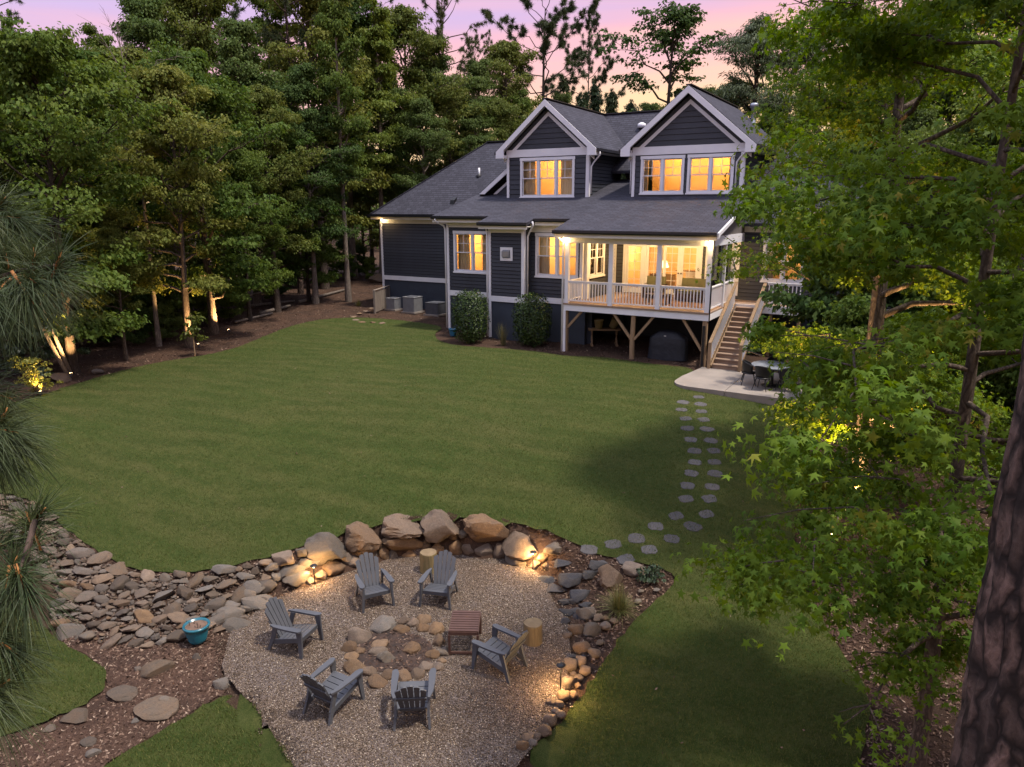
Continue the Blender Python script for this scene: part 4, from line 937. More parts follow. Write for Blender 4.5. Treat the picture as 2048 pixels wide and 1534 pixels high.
# ================================================================ garden chairs
m_chair = M('grey_resin', (.072,.076,.088), (.060,.064,.075), 3, .55, .08, 60, spec=.35)
def adirondack():
    t = empty('adirondack_chair')
    for k in range(5):                                   # seat slats
        y = .27-.105*k; z = .365-.026*k
        local('seat_slat', MB().prism([(y-.046, z-.022-.012), (y+.046, z-.022+.012), (y+.046, z+.012), (y-.046, z-.012)], 'x', -.245, .245).mesh('seat_slat'), m_chair, t)
    local('apron', MB().prism([(.318, .375), (.342, .372), (.335, .285), (.312, .285)], 'x', -.262, .262).mesh('apron'), m_chair, t)
    B0 = Vector((0, -.205, .245)); bd = Vector((0, -.42, .86)).normalized(); nrm = Vector((0, .86, .42)).normalized()
    tops = [.60, .70, .735, .70, .60]
    for k in range(5):                                   # fan of back slats with an arched top
        xb0 = -.20+k*.08+.005; xb1 = xb0+.07; f = 1.32
        xt0, xt1 = (xb0)*f, (xb1)*f; H = tops[k]; sl = (-.055, -.02, 0, .02, .055)[k]
        P2 = [(xb0, 0), (xb1, 0), (xt1, H-.5*sl-.0), ((xt0+xt1)/2, H+.012), (xt0, H+.5*sl)]
        V = [B0+Vector((x, 0, 0))+bd*s+nrm*o for o in (-.012, .012) for x, s in P2]
        local('back_slat', MB().add(V, [(0,1,2,3,4)[::-1], (5,6,7,8,9)] + [(i, (i+1) % 5, 5+(i+1) % 5, 5+i) for i in range(5)]).mesh('back_slat'), m_chair, t)
    for s, w in ((.03, .42), (.36, .50)):                # rails behind the back
        a = B0+bd*s-nrm*.024; local('back_rail', MB().bar(a+Vector((-w/2, 0, 0)), a+Vector((w/2, 0, 0)), .02, .07, tuple(bd)).mesh('back_rail'), m_chair, t)
    for s in (-1, 1):
        arm = [(s*.255, .30), (s*.285, .385), (s*.335, .40), (s*.375, .36), (s*.372, .10), (s*.345, -.20), (s*.30, -.33), (s*.262, -.33), (s*.262, -.10)]
        if s < 0: arm = arm[::-1]
        V = [(x, y, z+(.03*(y+.33)/.7)) for z in (.515, .55) for x, y in arm]; n = len(arm)
        local('arm', MB().add(V, [tuple(range(n))[::-1], tuple(range(n, 2*n))] + [(i, (i+1) % n, n+(i+1) % n, n+i) for i in range(n)]).mesh('arm'), m_chair, t)
        def leg(pts):                                    # (y, z, half-width in y) up the leg
            V = []
            for (y, z, w, x) in pts: V += [(s*x-.02, y-w, z), (s*x+.02, y-w, z), (s*x+.02, y+w, z), (s*x-.02, y+w, z)]
            F = [(0,3,2,1), tuple(4*(len(pts)-1)+i for i in range(4))]
            for i in range(len(pts)-1): F += [(4*i+k, 4*i+(k+1) % 4, 4*i+4+(k+1) % 4, 4*i+4+k) for k in range(4)]
            return MB().add(V, F).mesh('leg')
        local('leg', leg([(.37, 0, .03, .335), (.35, .3, .045, .31), (.33, .53, .06, .305)]), m_chair, t)
        local('leg', leg([(-.40, 0, .03, .29), (-.30, .26, .04, .268), (-.22, .52, .05, .275)]), m_chair, t)
        local('side_rail', MB().bar((s*.262, .33, .335), (s*.262, -.36, .165), .028, .09).mesh('side_rail'), m_chair, t)
    return remember(t)
CH = [(748,1203,(.44,-.9),'grey resin garden chair beside the stump, turned towards the fire pit from the wall'),(880,1200,(-.19,-.98),'grey resin garden chair between the tall stump and the brown slatted table'),(592,1292,(.93,-.34),'grey resin garden chair nearest the turquoise pot, seen from its side'),
      (668,1412,(.50,.87),'grey resin garden chair with its back to the small grass patch'),(828,1428,(-.06,1.),'grey resin garden chair with its back turned, facing across the fire pit to the wall'),(1000,1335,(-.82,.57),'grey resin garden chair next to the short yellow stump')]
chair0 = adirondack()
for i, (x, y, (r_, a_), lab) in enumerate(CH):
    p = G(x, y); d = RT*r_+FH*a_; rz = math.atan2(-d[0], d[1])
    o = move(chair0, (p.x, p.y, p.z+.018), rz, 1.0) if i == 0 else copy_tree(chair0, (p.x, p.y, p.z+.018), rz, 1.0)
    tag(o, lab, 'chair', 'garden chairs around the fire pit')
m_brown = M('brown_resin', (.085,.045,.034), (.065,.034,.027), 4, .5, .1, 50)
def slat_table():
    p = G(931, 1290); t = empty('side_table', (p.x, p.y, p.z+.018), YAW-.03); tag(t, 'dark brown slatted side table beside the fire pit ring', 'side table')
    w, l, h = .27, .36, .52
    for k in range(9):
        y = -l+.035+k*(2*l-.07)/8; local('slat', MB().box(-w, w, y-.032, y+.032, h-.02, h).mesh('slat'), m_brown, t)
    for s in (-1, 1):
        local('rail', MB().box(s*w-.015, s*w+.015, -l, l, h-.085, h-.021).mesh('rail'), m_brown, t)
        local('rail', MB().box(-w+.016, w-.016, s*l-.012, s*l+.012, h-.085, h-.021).mesh('rail'), m_brown, t)
        local('stretcher', MB().box(-w, w, s*l-.015, s*l+.015, .03, .075).mesh('stretcher'), m_brown, t)
        for q in (-1, 1): local('leg', MB().box(s*w-.022, s*w+.022, q*l-.022, q*l+.022, 0, h-.086).mesh('leg'), m_brown, t)
slat_table()
m_endgrain = M('end_grain', (.20,.145,.082), (.13,.092,.052), 9, .85, .3, 40)
def stump(px, py, d, h, lab, bark):
    p = G(px, py); t = empty('tree_stump', tuple(p)); tag(t, lab, 'stump'); n = 22; V = []; F = []
    for j, (z, f) in enumerate(((-.05, 1.06), (.08, 1.0), (h*.5, .97), (h-.02, .96), (h, .93))):
        for k in range(n):
            a = 2*math.pi*k/n; r = d/2*f*(1+.035*math.sin(3*a+d*9)+.02*math.sin(7*a)+random.uniform(-.008, .008)); V.append((r*math.cos(a), r*math.sin(a), z))
    for j in range(4): F += [(j*n+k, j*n+(k+1) % n, (j+1)*n+(k+1) % n, (j+1)*n+k) for k in range(n)]
    local('trunk', pymesh('trunk', V, F), bark, t); c = [V[4*n+k] for k in range(n)]
    local('cut_face', pymesh('cut_face', c+[(0, 0, h+.012)], [(k, (k+1) % n, n) for k in range(n)]), m_endgrain, t)
stump(858, 1143, .41, .50, 'tall mossy log stump standing against the boulder wall', M('mossy_bark', (.20,.15,.075), (.11,.095,.045), 6, .9, .6, 25, stretch=(3,3,.6)))
stump(1066, 1284, .385, .43, 'short yellow log stump beside a garden chair', M('yellow_bark', (.165,.125,.07), (.11,.082,.048), 6, .9, .5, 25, stretch=(3,3,.5)))
# pots
m_teal = M('turquoise_glaze', (.012,.115,.16), (.008,.08,.115), 5, .25, spec=.6); m_soil = M('potting_soil', (.10,.062,.045), (.17,.11,.08), 14, .95, .8, 60)
def pot(p, r, h, lab, mat):
    t = empty('flower_pot', tuple(p)); tag(t, lab, 'flower pot')
    prof = [(r*.62, 0), (r*.66, h*.06), (r*.74, h*.2), (r*.72, h*.24), (r*.82, h*.4), (r*.80, h*.44), (r*.90, h*.62), (r*.89, h*.66), (r*.97, h*.84), (r*1.02, h*.86), (r*1.05, h*.94), (r*1.0, h), (r*.88, h), (r*.86, h*.88)]
    o = local('bowl', MB().lathe(prof, 28).mesh('bowl', True), mat, t)
    local('soil', MB().lathe([(.01, h*.885), (r*.855, h*.885), (r*.855, h*.87)], 20).mesh('soil'), m_soil, t); return t
tp = pot(G(396, 1281), .245, .36, 'large turquoise glazed pot of dry soil beside the creek stones', m_teal)
for k in range(6):
    a = random.uniform(0, 6.28); r = random.uniform(.02, .15)
    local('twig', MB().tube([(r*math.cos(a), r*math.sin(a), .31), (r*math.cos(a)+random.gauss(0, .03), r*math.sin(a)+random.gauss(0, .03), random.uniform(.36, .44))], .006, 5).mesh('twig'), m_barkd, tp)
tp2 = pot(G(906, 672), .20, .36, 'small turquoise pot half hidden beside the clipped shrub', M('blue_glaze', (.02,.12,.22), None, 4, .3, spec=.5))
# ================================================================ path lights and spotlights
def path_light(px, py, h, lab, power):
    p = G(px, py); t = empty('path_light', tuple(p)); tag(t, lab, 'path light', 'low lights round the fire pit')
    local('stake', MB().tube([(0, 0, -.1), (0, 0, h)], .013, 8).mesh('stake'), m_black, t)
    local('cap', MB().lathe([(.018, h+.075), (.075, h+.055), (.085, h+.04), (.08, h+.036)], 18).mesh('cap', True), m_black, t)
    local('lens', MB().lathe([(.022, h), (.028, h+.01), (.028, h+.034), (.01, h+.035)], 12).mesh('lens', True), m_bulb2, t)
    lamp('path_light_glow', 'POINT', (p.x, p.y, p.z+h-.035), power, WARM, .02)
m_bulb2 = glow('path_bulb', (1, .62, .28), 12)
path_light(630, 1170, .44, 'low black path light glowing beside flat wall slabs', 95)
path_light(1066, 1140, .42, 'low black path light set among small tan wall stones', 95)
path_light(1121, 1386, .52, 'taller black path light with a round cap by the stone edging', 100)
def uplight(px, py, target, power, lab, spot=70, size=.04):
    p = G(px, py); t = empty('landscape_spotlight', tuple(p)); tag(t, lab, 'spotlight', 'uplights under the trees')
    d = (Vector(target)-(p+Vector((0, 0, .14)))).normalized()
    local('stake', MB().tube([(0, 0, -.1), (0, 0, .12)], .012, 6).mesh('stake'), m_black, t)
    a = Vector((0, 0, .14)); local('housing', MB().tube([a-d*.08, a-d*.02, a+d*.06], [.03, .042, .048], 12).mesh('housing'), m_black, t)
    local('lens', MB().tube([a+d*.0601, a+d*.066], [.043, .043], 12).mesh('lens'), m_bulb2, t)
    lamp('uplight_beam', 'SPOT', p+a+d*.085, power, (1, .60, .24), size, d, spot, .8)
# ================================================================ things by the house
def ac_unit(px, py, w, h, lab, mat, rz=0.):
    p = G(px, py); t = empty('air_conditioner', (p.x, p.y, p.z), rz); tag(t, lab, 'air conditioner', 'air conditioners along the foundation')
    local('pad', MB().box(-w/2-.08, w/2+.08, -w/2-.08, w/2+.08, -.03, .06).mesh('pad'), m_conc, t)
    local('cabinet', MB().box(-w/2, w/2, -w/2, w/2, .061, h).mesh('cabinet'), mat, t)
    for s in range(4):
        for k in range(9):
            x = -w/2+.05+k*(w-.1)/8; b = (x-.012, x+.012, -w/2-.014, -w/2-.001) if s == 0 else (x-.012, x+.012, w/2+.001, w/2+.014) if s == 1 else (-w/2-.014, -w/2-.001, x-.012, x+.012) if s == 2 else (w/2+.001, w/2+.014, x-.012, x+.012)
            if s in (0, 3): local('louver', MB().box(*b, .1, h-.06).mesh('louver'), mat, t)
    local('lid', MB().box(-w/2-.02, w/2+.02, -w/2-.02, w/2+.02, h+.001, h+.04).mesh('lid'), mat, t)
    local('fan_grille', MB().lathe([(w*.40, h+.041), (w*.40, h+.06), (w*.05, h+.075), (.01, h+.075)], 20).mesh('fan_grille'), m_acd, t)
ac_unit(788, 619, .62, .66, 'small light grey air conditioner next to the board fence', m_acl); ac_unit(826, 624, .80, .86, 'large light grey air conditioner in the middle of the three', m_acl); ac_unit(872, 629, .84, .66, 'dark grey air conditioner on a concrete pad by the corner', m_acd)
def fence():
    a, b = G(750, 626), G(779, 613); t = empty('board_fence', tuple(a)); tag(t, 'short weathered board fence screening the air conditioners', 'fence'); d = (b-a); L = math.hypot(d.x, d.y); d.normalize(); rz = math.atan2(d.y, d.x)
    t.matrix_basis = Matrix.Translation(a) @ Matrix.Rotation(rz, 4, 'Z')
    for x in (0, L): local('post', MB().box(x-.05, x+.05, -.05, .05, -.2, 1.28).mesh('post'), m_greywood, t)
    n = 8
    for k in range(n):
        x0 = .05+(L-.1)*k/n; local('board', MB().box(x0+.005, x0+(L-.1)/n-.005, -.015, .015, .03, 1.2+random.uniform(-.015, .015)).mesh('board'), m_greywood, t)
    local('rail', MB().box(.05, L-.05, .016, .05, 1.0, 1.09).mesh('rail'), m_greywood, t); local('cap', MB().box(-.05, L+.05, -.06, .06, 1.281, 1.31).mesh('cap'), m_greywood, t)
fence()
def grill():
    t = empty('covered_grill', (4.35, .75, T(4.35, .75)-.02), .06); tag(t, 'barbecue grill under a black fabric cover below the porch', 'grill'); n = 56; V = []; F = []
    prof = [(0, .80, .36, 1.), (.12, .78, .35, 1.), (.5, .76, .34, .7), (.84, .75, .335, .35), (.92, .70, .31, .2), (1.10, .44, .26, .1), (1.15, .36, .20, .05), (1.17, .2, .1, 0)]
    for z, a, b, fo in prof:
        for k in range(n):
            th = 2*math.pi*k/n; c, s = math.cos(th), math.sin(th); e = (abs(c)**5+abs(s)**5)**-.2
            f = 1+fo*.03*(math.sin(11*th+z*2)+.7*math.sin(17*th-z*3+1)); V.append((a*c*e*f, b*s*e*f, z+.012*fo*math.sin(5*th)))
    for j in range(len(prof)-1): F += [(j*n+k, j*n+(k+1) % n, (j+1)*n+(k+1) % n, (j+1)*n+k) for k in range(n)]
    F.append(tuple((len(prof)-1)*n+k for k in range(n)))
    local('cover', pymesh('cover', V, F, True), m_cover, t); local('label_patch', MB().bar((-.12, -.315, .985), (-.03, -.315, .985), .012, .04, (0, -.45, .9)).mesh('label_patch'), m_trim, t)
grill()
def potting_bench():
    x, y = .95, 2.1; g = T(x, y)-.05; t = empty('potting_bench', (x, y, g), .5); tag(t, 'low wooden potting bench on crossed legs under the porch', 'bench')
    local('top', MB().box(-.7, .7, -.25, .25, .68, .74).mesh('top'), m_wood, t)
    for s in (-1, 1):
        for q in (-1, 1): local('leg', MB().bar((s*.55, q*.3, 0), (s*.55, -q*.2, .679), .05, .09).mesh('leg'), m_wood, t)
        local('foot', MB().box(s*.55-.05, s*.55+.05, -.4, .4, .0, .06).mesh('foot'), m_wood, t)
    m_bucket = M('cream_bucket', (.36,.30,.17), None, 4, .6)
    for k, (dx, lab) in enumerate(((-.25, 'upright cream plastic bucket on the potting bench'), (.35, 'tilted cream plastic bucket leaning on the potting bench'))):
        b = empty('bucket', (x+dx*.88, y+dx*.48, g+.742), 0); tag(b, lab, 'bucket')
        if k: b.matrix_basis = Matrix.Translation((x+dx*.88, y+dx*.48, g+.80)) @ Matrix.Rotation(.5, 4, 'Y')
        local('shell', MB().lathe([(.15, 0), (.2, .36), (.215, .36), (.215, .40), (.19, .40), (.185, .34), (.02, .33)], 20).mesh('shell', True), m_bucket, b)
potting_bench()
def dining():
    cx, cy, g = 8.95, -1.9, -2.1; t = empty('patio_table', (cx, cy, g)); tag(t, 'round pale topped patio table on a dark pedestal', 'table')
    local('table_top', MB().lathe([(.70, .70), (.72, .71), (.72, .74), (.70, .75), (.02, .75)], 36).mesh('table_top'), M('pale_glass_top', (.26,.28,.31), None, 3, .2, spec=.5), t)
    local('pedestal', MB().tube([(0, 0, .02), (0, 0, .699)], .05, 12).mesh('pedestal'), m_black, t)
    local('base', MB().lathe([(.34, 0), (.34, .025), (.08, .06)], 20).mesh('base'), m_black, t)
    def shell():
        c = empty('patio_chair'); n = 14; V = []; F = []
        for j, (z, r, e) in enumerate(((.42, .16, 0), (.43, .23, 0), (.52, .265, .05), (.66, .285, .1), (.70, .288, .1))):
            for k in range(n+1):
                a = math.pi*(.92)+(math.pi*1.16)*k/n; b = abs(k-n/2)/(n/2); zz = z + (.16*(1-b**2) if j >= 3 else .05*(1-b) if j == 2 else 0)
                V.append((r*math.cos(a), r*math.sin(a)+.04, zz))
        for j in range(4): F += [(j*(n+1)+k, j*(n+1)+k+1, (j+1)*(n+1)+k+1, (j+1)*(n+1)+k) for k in range(n)]
        me = pymesh('shell', V, F, True); s = local('shell', me, m_black, c); md = s.modifiers.new('thick', 'SOLIDIFY'); md.thickness = .025
        local('seat', MB().lathe([(.02, .40), (.22, .40), (.25, .42), (.24, .45), (.02, .455)], 20).mesh('seat', True), m_black, c)
        for sx in (-1, 1):
            for sy in (-1, 1): local('leg', MB().tube([(sx*.25, sy*.24, 0), (sx*.15, sy*.15, .41)], [.012, .02], 8).mesh('leg'), m_black, c)
        return remember(c)
    c0 = shell(); first = True
    for a, r, lab in ((math.radians(195), .78, 'black bucket chair on the staircase side of the patio table'), (math.radians(258), .80, 'black bucket chair with its back to the lawn, nearer the stairs'), (math.radians(318), .78, 'black bucket chair with its back to the lawn, nearer the sweetgum'), (math.radians(15), .8, 'black bucket chair on the far side of the patio table from the stairs'), (math.radians(95), .8, 'black bucket chair with its back to the house')):
        x, y = cx+r*math.cos(a), cy+r*math.sin(a); rz = a+math.pi/2
        o = move(c0, (x, y, g), rz) if first else copy_tree(c0, (x, y, g), rz); first = False
        tag(o, lab, 'chair', 'black chairs round the patio table')
dining()
def porch_seats():
    m_w = M('dark_wicker', (.045,.025,.022), (.03,.018,.016), 30, .8, .5, 60); m_g = M('olive_cushion', (.10,.10,.055), None, 6, .9)
    for x, y, rz, lab in ((2.75, 3.3, math.pi+.1, 'dark wicker armchair with olive cushion, beside the porch table lamp door'), (4.5, 3.1, math.pi-.1, 'dark wicker loveseat with olive back and a cream pillow on the porch')):
        w = .42 if x < 3 else .62; t = empty('wicker_seat', (x, y, .001), rz); tag(t, lab, 'armchair')
        local('base', MB().box(-w, w, -.36, .36, .06, .36).mesh('base'), m_w, t)
        for s in (-1, 1): local('arm', MB().box(s*w-.06, s*w+.06, -.36, .36, .361, .62).mesh('arm'), m_w, t)
        local('back', MB().prism([(-.40, .30), (-.30, .361), (-.40, .95), (-.48, .95)], 'x', -w, w).mesh('back'), m_g, t)
        local('cushion', MB().box(-w+.07, w-.07, -.30, .34, .361, .48).mesh('cushion'), m_g, t)
    for k in range(2): pass
    t = empty('coffee_table', (3.5, 1.6, .001)); tag(t, 'low dark coffee table in the middle of the porch', 'table'); local('top', MB().box(-.5, .5, -.3, .3, .38, .42).mesh('top'), m_w, t)
    for sx in (-1, 1):
        for sy in (-1, 1): local('leg', MB().box(sx*.45-.03, sx*.45+.03, sy*.25-.03, sy*.25+.03, 0, .379).mesh('leg'), m_w, t)
    o = MB().box(1.4, 5.5, .9, 4.2, .002, .014).build('rug', M('striped_rug', (.25,.13,.08), (.07,.045,.04), 1.1, .95, stretch=(.2,3.,1))); tag(o, 'striped brown rug on the porch floor', 'rug')
porch_seats()
# logs lying along the tree line
for a, b, r, lab in (((482,616),(589,604),.09,'straight grey log lying furthest back along the bed'),((520,630),(580,614),.11,'short crooked grey log in front of the straight log'),((598,606),(688,582),.10,'long grey log ending near the tall slim tree'),((470,646),(545,628),.07,'thin dark log lying in the mulch near a spotlight')):
    p, q = G(*a), G(*b); m_ = (p+q)/2; o = MB().tube([p+Vector((0,0,r*.7)), m_+Vector((.1, .1, r*1.1)), q+Vector((0,0,r*.7))], [r, r*.9, r*.75], 10).build('log', m_barkl, None, True); tag(o, lab, 'log')
for x, y, w, h, lab in ((196,746,22,12,'pale grey rock alone on the mulch'),(122,758,46,18,'long low brown boulder beside a spotlight'),(757,563,40,28,'pinkish boulder in the woods beyond the board fence')):
    o = px_stone(None, x, y, w, h, 'boulder', GRY if w < 30 else BRN, .05); o.name = 'rock'; tag(o, lab, 'rock')
# ================================================================ trees
def unit(v): return v/np.maximum(np.linalg.norm(v, axis=-1, keepdims=True), 1e-9)
def leaf_quads(C, N, D, L, Wd, fold=.18):
    """rhombic leaves: centre C, normal N, long axis D"""
    D = unit(D-N*np.sum(D*N, -1, keepdims=True)); S = np.cross(N, D); L = L[:, None]; W = Wd[:, None]
    V = np.stack([C-D*L*.5, C+S*W*.5+N*L*fold*.5, C+D*L*.5-N*L*.12, C-S*W*.5+N*L*fold*.5], 1)
    return V.reshape(-1, 3), np.arange(4*len(C)).reshape(-1, 4)
_star_a = np.radians([90, 115, 150, 190, 225, 270, 315, 350, 30, 65]); _star_r = np.array([1, .36, .95, .34, .70, .30, .70, .34, .95, .36])
_star = np.column_stack([_star_r*np.cos(_star_a), _star_r*np.sin(_star_a)])
def leaf_stars(C, N, D, L):
    D = unit(D-N*np.sum(D*N, -1, keepdims=True)); S = np.cross(D, N); h = L[:, None, None]*.5
    P = C[:, None] + (S[:, None]*_star[None, :, :1] + D[:, None]*_star[None, :, 1:])*h - N[:, None]*h*np.random.default_rng(len(C)).uniform(.05, .75, (len(C), 1, 1))*(_star_r[None, :, None]**2)
    V = np.concatenate([C[:, None], P], 1); n = len(C)
    f = np.array([(0, 1+k, 1+(k+1) % 10) for k in range(10)])
    return V.reshape(-1, 3), (np.arange(n)[:, None, None]*11+f).reshape(-1, 3)
def tubes_mesh(name, paths, seg=6):
    mb = MB()
    for pts, rad in paths: mb.tube(pts, rad, seg if rad[0] > .05 else 5, cap=False)
    return mb.mesh(name, True)
def grow(seed, H, R, hb, nl=34, r0=.2, lean=.03, prof='oval', elev=(24, 70), spray=.5, ns=40, twigs=4, droop=.24, gap=0.):
    """limbs, twigs and the middles of the leaf sprays of a broadleaf tree"""
    r = np.random.default_rng(seed); tz = np.linspace(-.3, H*.97, 9); k = r.normal(0, lean*H*.3, (2, 3))
    f = lambda z: np.array([sum(k[0, i]*math.sin((i+1)*1.3*z/H) for i in range(3))*z/H, sum(k[1, i]*math.sin((i+1)*1.1*z/H) for i in range(3))*z/H, z])
    trunk = ([f(z) for z in tz], [max(.012, r0*(1.35 if z < 0 else 1-.9*z/H)) for z in tz]); limbs = []; sp = []; az = r.uniform(0, 6.28)
    for i in range(nl):
        t = (i+.5)/nl; z = hb+(H*.95-hb)*t; az += 2.4+r.normal(0, .35)
        if r.random() < gap: continue
        Rt = R*{'oval': math.sin(math.pi*(.16+.80*t))**.75, 'tall': (1-t*.75)*min(1, .45+t*3), 'cone': (1-t)*.95+.08}[prof]*r.uniform(.52, 1.28)
        el = math.radians(elev[0]+(elev[1]-elev[0])*t+r.normal(0, 9)); d = np.array([math.cos(az)*math.cos(el), math.sin(az)*math.cos(el), math.sin(el)]); b = f(z); n = 6; pts = []
        for q in np.linspace(0, 1, n): pts.append(b+d*Rt*q+np.array([0, 0, -droop*Rt*q*q])+(r.normal(0, .03*Rt, 3) if q else 0))
        rl = max(.012, r0*.42*(1-t*.6)); limbs.append((pts, [rl*(1-.85*q) for q in np.linspace(0, 1, n)]))
        P = np.array(pts)
        for q in np.linspace(.38, 1.0, twigs+1):
            base = np.array([np.interp(q*(n-1), range(n), P[:, j]) for j in range(3)])
            for s in ((-1, 1) if q < .97 else (0,)):
                a2 = az+s*r.uniform(.5, 1.15); L2 = Rt*.34*r.uniform(.6, 1.2)*(1.15-.5*q)
                e2 = el*.5+r.normal(0, .2); dd = np.array([math.cos(a2)*math.cos(e2), math.sin(a2)*math.cos(e2), math.sin(e2)])
                tip = base+dd*L2; limbs.append(([base, base+dd*L2*.5, tip-np.array([0, 0, droop*.3*L2])], [rl*.3, rl*.2, rl*.08]))
                sp += [tip, base+dd*L2*.55+r.normal(0, .1, 3)]
    sp.append(f(H*.97)); return trunk, limbs, np.array(sp), r
def leaves_on(sp, r, H, spray, ns, L, kind='leaf', flat=.44, updown=.7, axis=(0, 0)):
    n = len(sp)*ns; c = np.repeat(sp, ns, 0); sr = np.repeat(r.uniform(.45, 1.4, len(sp))*spray, ns)
    off = unit(r.normal(0, 1, (n, 3)))*(r.random(n)**.45)[:, None]*sr[:, None]; off[:, 2] *= flat
    out = c-np.column_stack([np.full(n, axis[0]), np.full(n, axis[1]), c[:, 2]]); out = unit(out+1e-6)
    off[:, 2] -= .22*np.linalg.norm(off[:, :2], axis=1)
    C = c+off; N = unit(np.array([0, 0, updown])+out*.35+unit(off)*.5+r.normal(0, .55, (n, 3)))
    D = unit(out*.7+unit(off)+np.array([0, 0, -.55])+r.normal(0, .3, (n, 3))); S = L*r.uniform(.55, 1.25, n)
    col = np.clip(.55*np.repeat(r.random(len(sp)), ns)+.45*r.random(n), 0, 1)
    if kind == 'leaf': V, F = leaf_quads(C, N, D, S, S*.62); return V, F, col, (C, N, D, S)
    if kind == 'narrow': V, F = leaf_quads(C, N, D, S, S*.26); return V, F, col, (C, N, D, S)
    V, F = leaf_stars(C, N, D, S); return V, F, np.repeat(col, 10), (C, N, D, S, col)
def tree_proto(name, seed, H, R, hb, mat, bark, L=.18, ns=40, spray=.5, kind='leaf', star=False, **kw):
    tr, li, sp, r = grow(seed, H, R, hb, **kw)
    t = empty(name); local('trunk', tubes_mesh('trunk', [tr], 10), bark, t)
    b = local('branches', tubes_mesh('branches', li), bark, t); b['kind'] = 'stuff'
    V, F, col, _ = leaves_on(sp, r, H, spray, ns, L, kind)
    c = local('crown', npmesh('crown', V, F, col), mat, t); c['kind'] = 'stuff'
    return remember(t)
def pine_proto(name, seed, H, R, hb, mat, bark, nl=30, r0=.2, ntuft=10, nn=80, L=.36):
    r = np.random.default_rng(seed); tz = np.linspace(-.3, H, 9); kx, ky = r.normal(0, .35, 2)
    f = lambda z: np.array([kx*math.sin(2*z/H), ky*math.sin(2.4*z/H), z])
    tr = ([f(z) for z in tz], [max(.02, r0*(1.3 if z < 0 else 1-.85*z/H)) for z in tz]); li = []; tf = []; td = []; az = 0
    for i in range(nl):
        t = (i+.5)/nl; z = hb+(H-hb)*t; az += 2.4+r.normal(0, .5); Rt = R*(.35+.9*math.sin(math.pi*(.12+.72*t)))*r.uniform(.55, 1.15)
        el = math.radians(-5+50*t+r.normal(0, 10)); d = np.array([math.cos(az)*math.cos(el), math.sin(az)*math.cos(el), math.sin(el)]); b = f(z)
        pts = [b+d*Rt*q+np.array([0, 0, .16*Rt*q*q])+(r.normal(0, .035*Rt, 3) if q else 0) for q in np.linspace(0, 1, 6)]; P = np.array(pts)
        li.append((pts, [r0*.32*(1-.8*q)*(1-.5*t) for q in np.linspace(0, 1, 6)]))
        for _ in range(ntuft):
            q = r.uniform(.45, 1.); base = np.array([np.interp(q*5, range(6), P[:, j]) for j in range(3)]); dd = unit(d+r.normal(0, .55, 3)+np.array([0, 0, .35])); tip = base+dd*r.uniform(.3, .8)
            li.append(([base, (base+tip)/2, tip], [.018, .014, .008])); tf.append(tip); td.append(dd)
    tf = np.array(tf); td = np.array(td); n = len(tf)*nn; C = np.repeat(tf, nn, 0); A = np.repeat(td, nn, 0)
    D = unit(A*.55+r.normal(0, .75, (n, 3))); Ln = L*r.uniform(.7, 1.2, n); S = unit(np.cross(D, r.normal(0, 1, (n, 3))))*.020
    st = C-A*(r.random(n)*.3)[:, None]
    V = np.stack([st-S, st+S, st+D*Ln[:, None]-np.array([0, 0, .06])], 1).reshape(-1, 3)
    t = empty(name); local('trunk', tubes_mesh('trunk', [tr], 10), bark, t); b = local('branches', tubes_mesh('branches', li, 5), bark, t); b['kind'] = 'stuff'
    col = np.clip(.5*np.repeat(r.random(len(tf)), nn)+.5*r.random(n), 0, 1)
    c = local('crown', npmesh('crown', V, np.arange(3*n).reshape(-1, 3), col), mat, t); c['kind'] = 'stuff'
    return remember(t)
lf_maple = leafmat('maple_leaf', (.048,.096,.016), (.125,.168,.032), .36, .6, .02, .12); lf_dark = leafmat('forest_leaf', (.040,.080,.020), (.098,.142,.040), .36, .6, .02, .12)
lf_olive = leafmat('olive_leaf', (.060,.096,.018), (.148,.166,.038), .36, .6, .02, .12); lf_fine = leafmat('fine_leaf', (.045,.068,.028), (.10,.125,.055), .3)
lf_pine = leafmat('pine_needle', (.030,.052,.018), (.080,.098,.040), .2, .5); lf_cedar = leafmat('cedar_leaf', (.018,.040,.016), (.050,.078,.030), .2)
lf_gum = leafmat('sweetgum_leaf', (.050,.112,.011), (.150,.220,.022), .42, .55, .0, .12, .0, (.24,.20,.03)); lf_shrub = leafmat('glossy_leaf', (.014,.034,.006), (.050,.078,.016), .12, .4, .0, .22, .0)
lf_rhodo = leafmat('rhododendron_leaf', (.022,.046,.022), (.055,.085,.045), .15, .4, .02, .4, .1); lf_yel = leafmat('young_leaf', (.10,.13,.025), (.20,.20,.04), .35, .5)
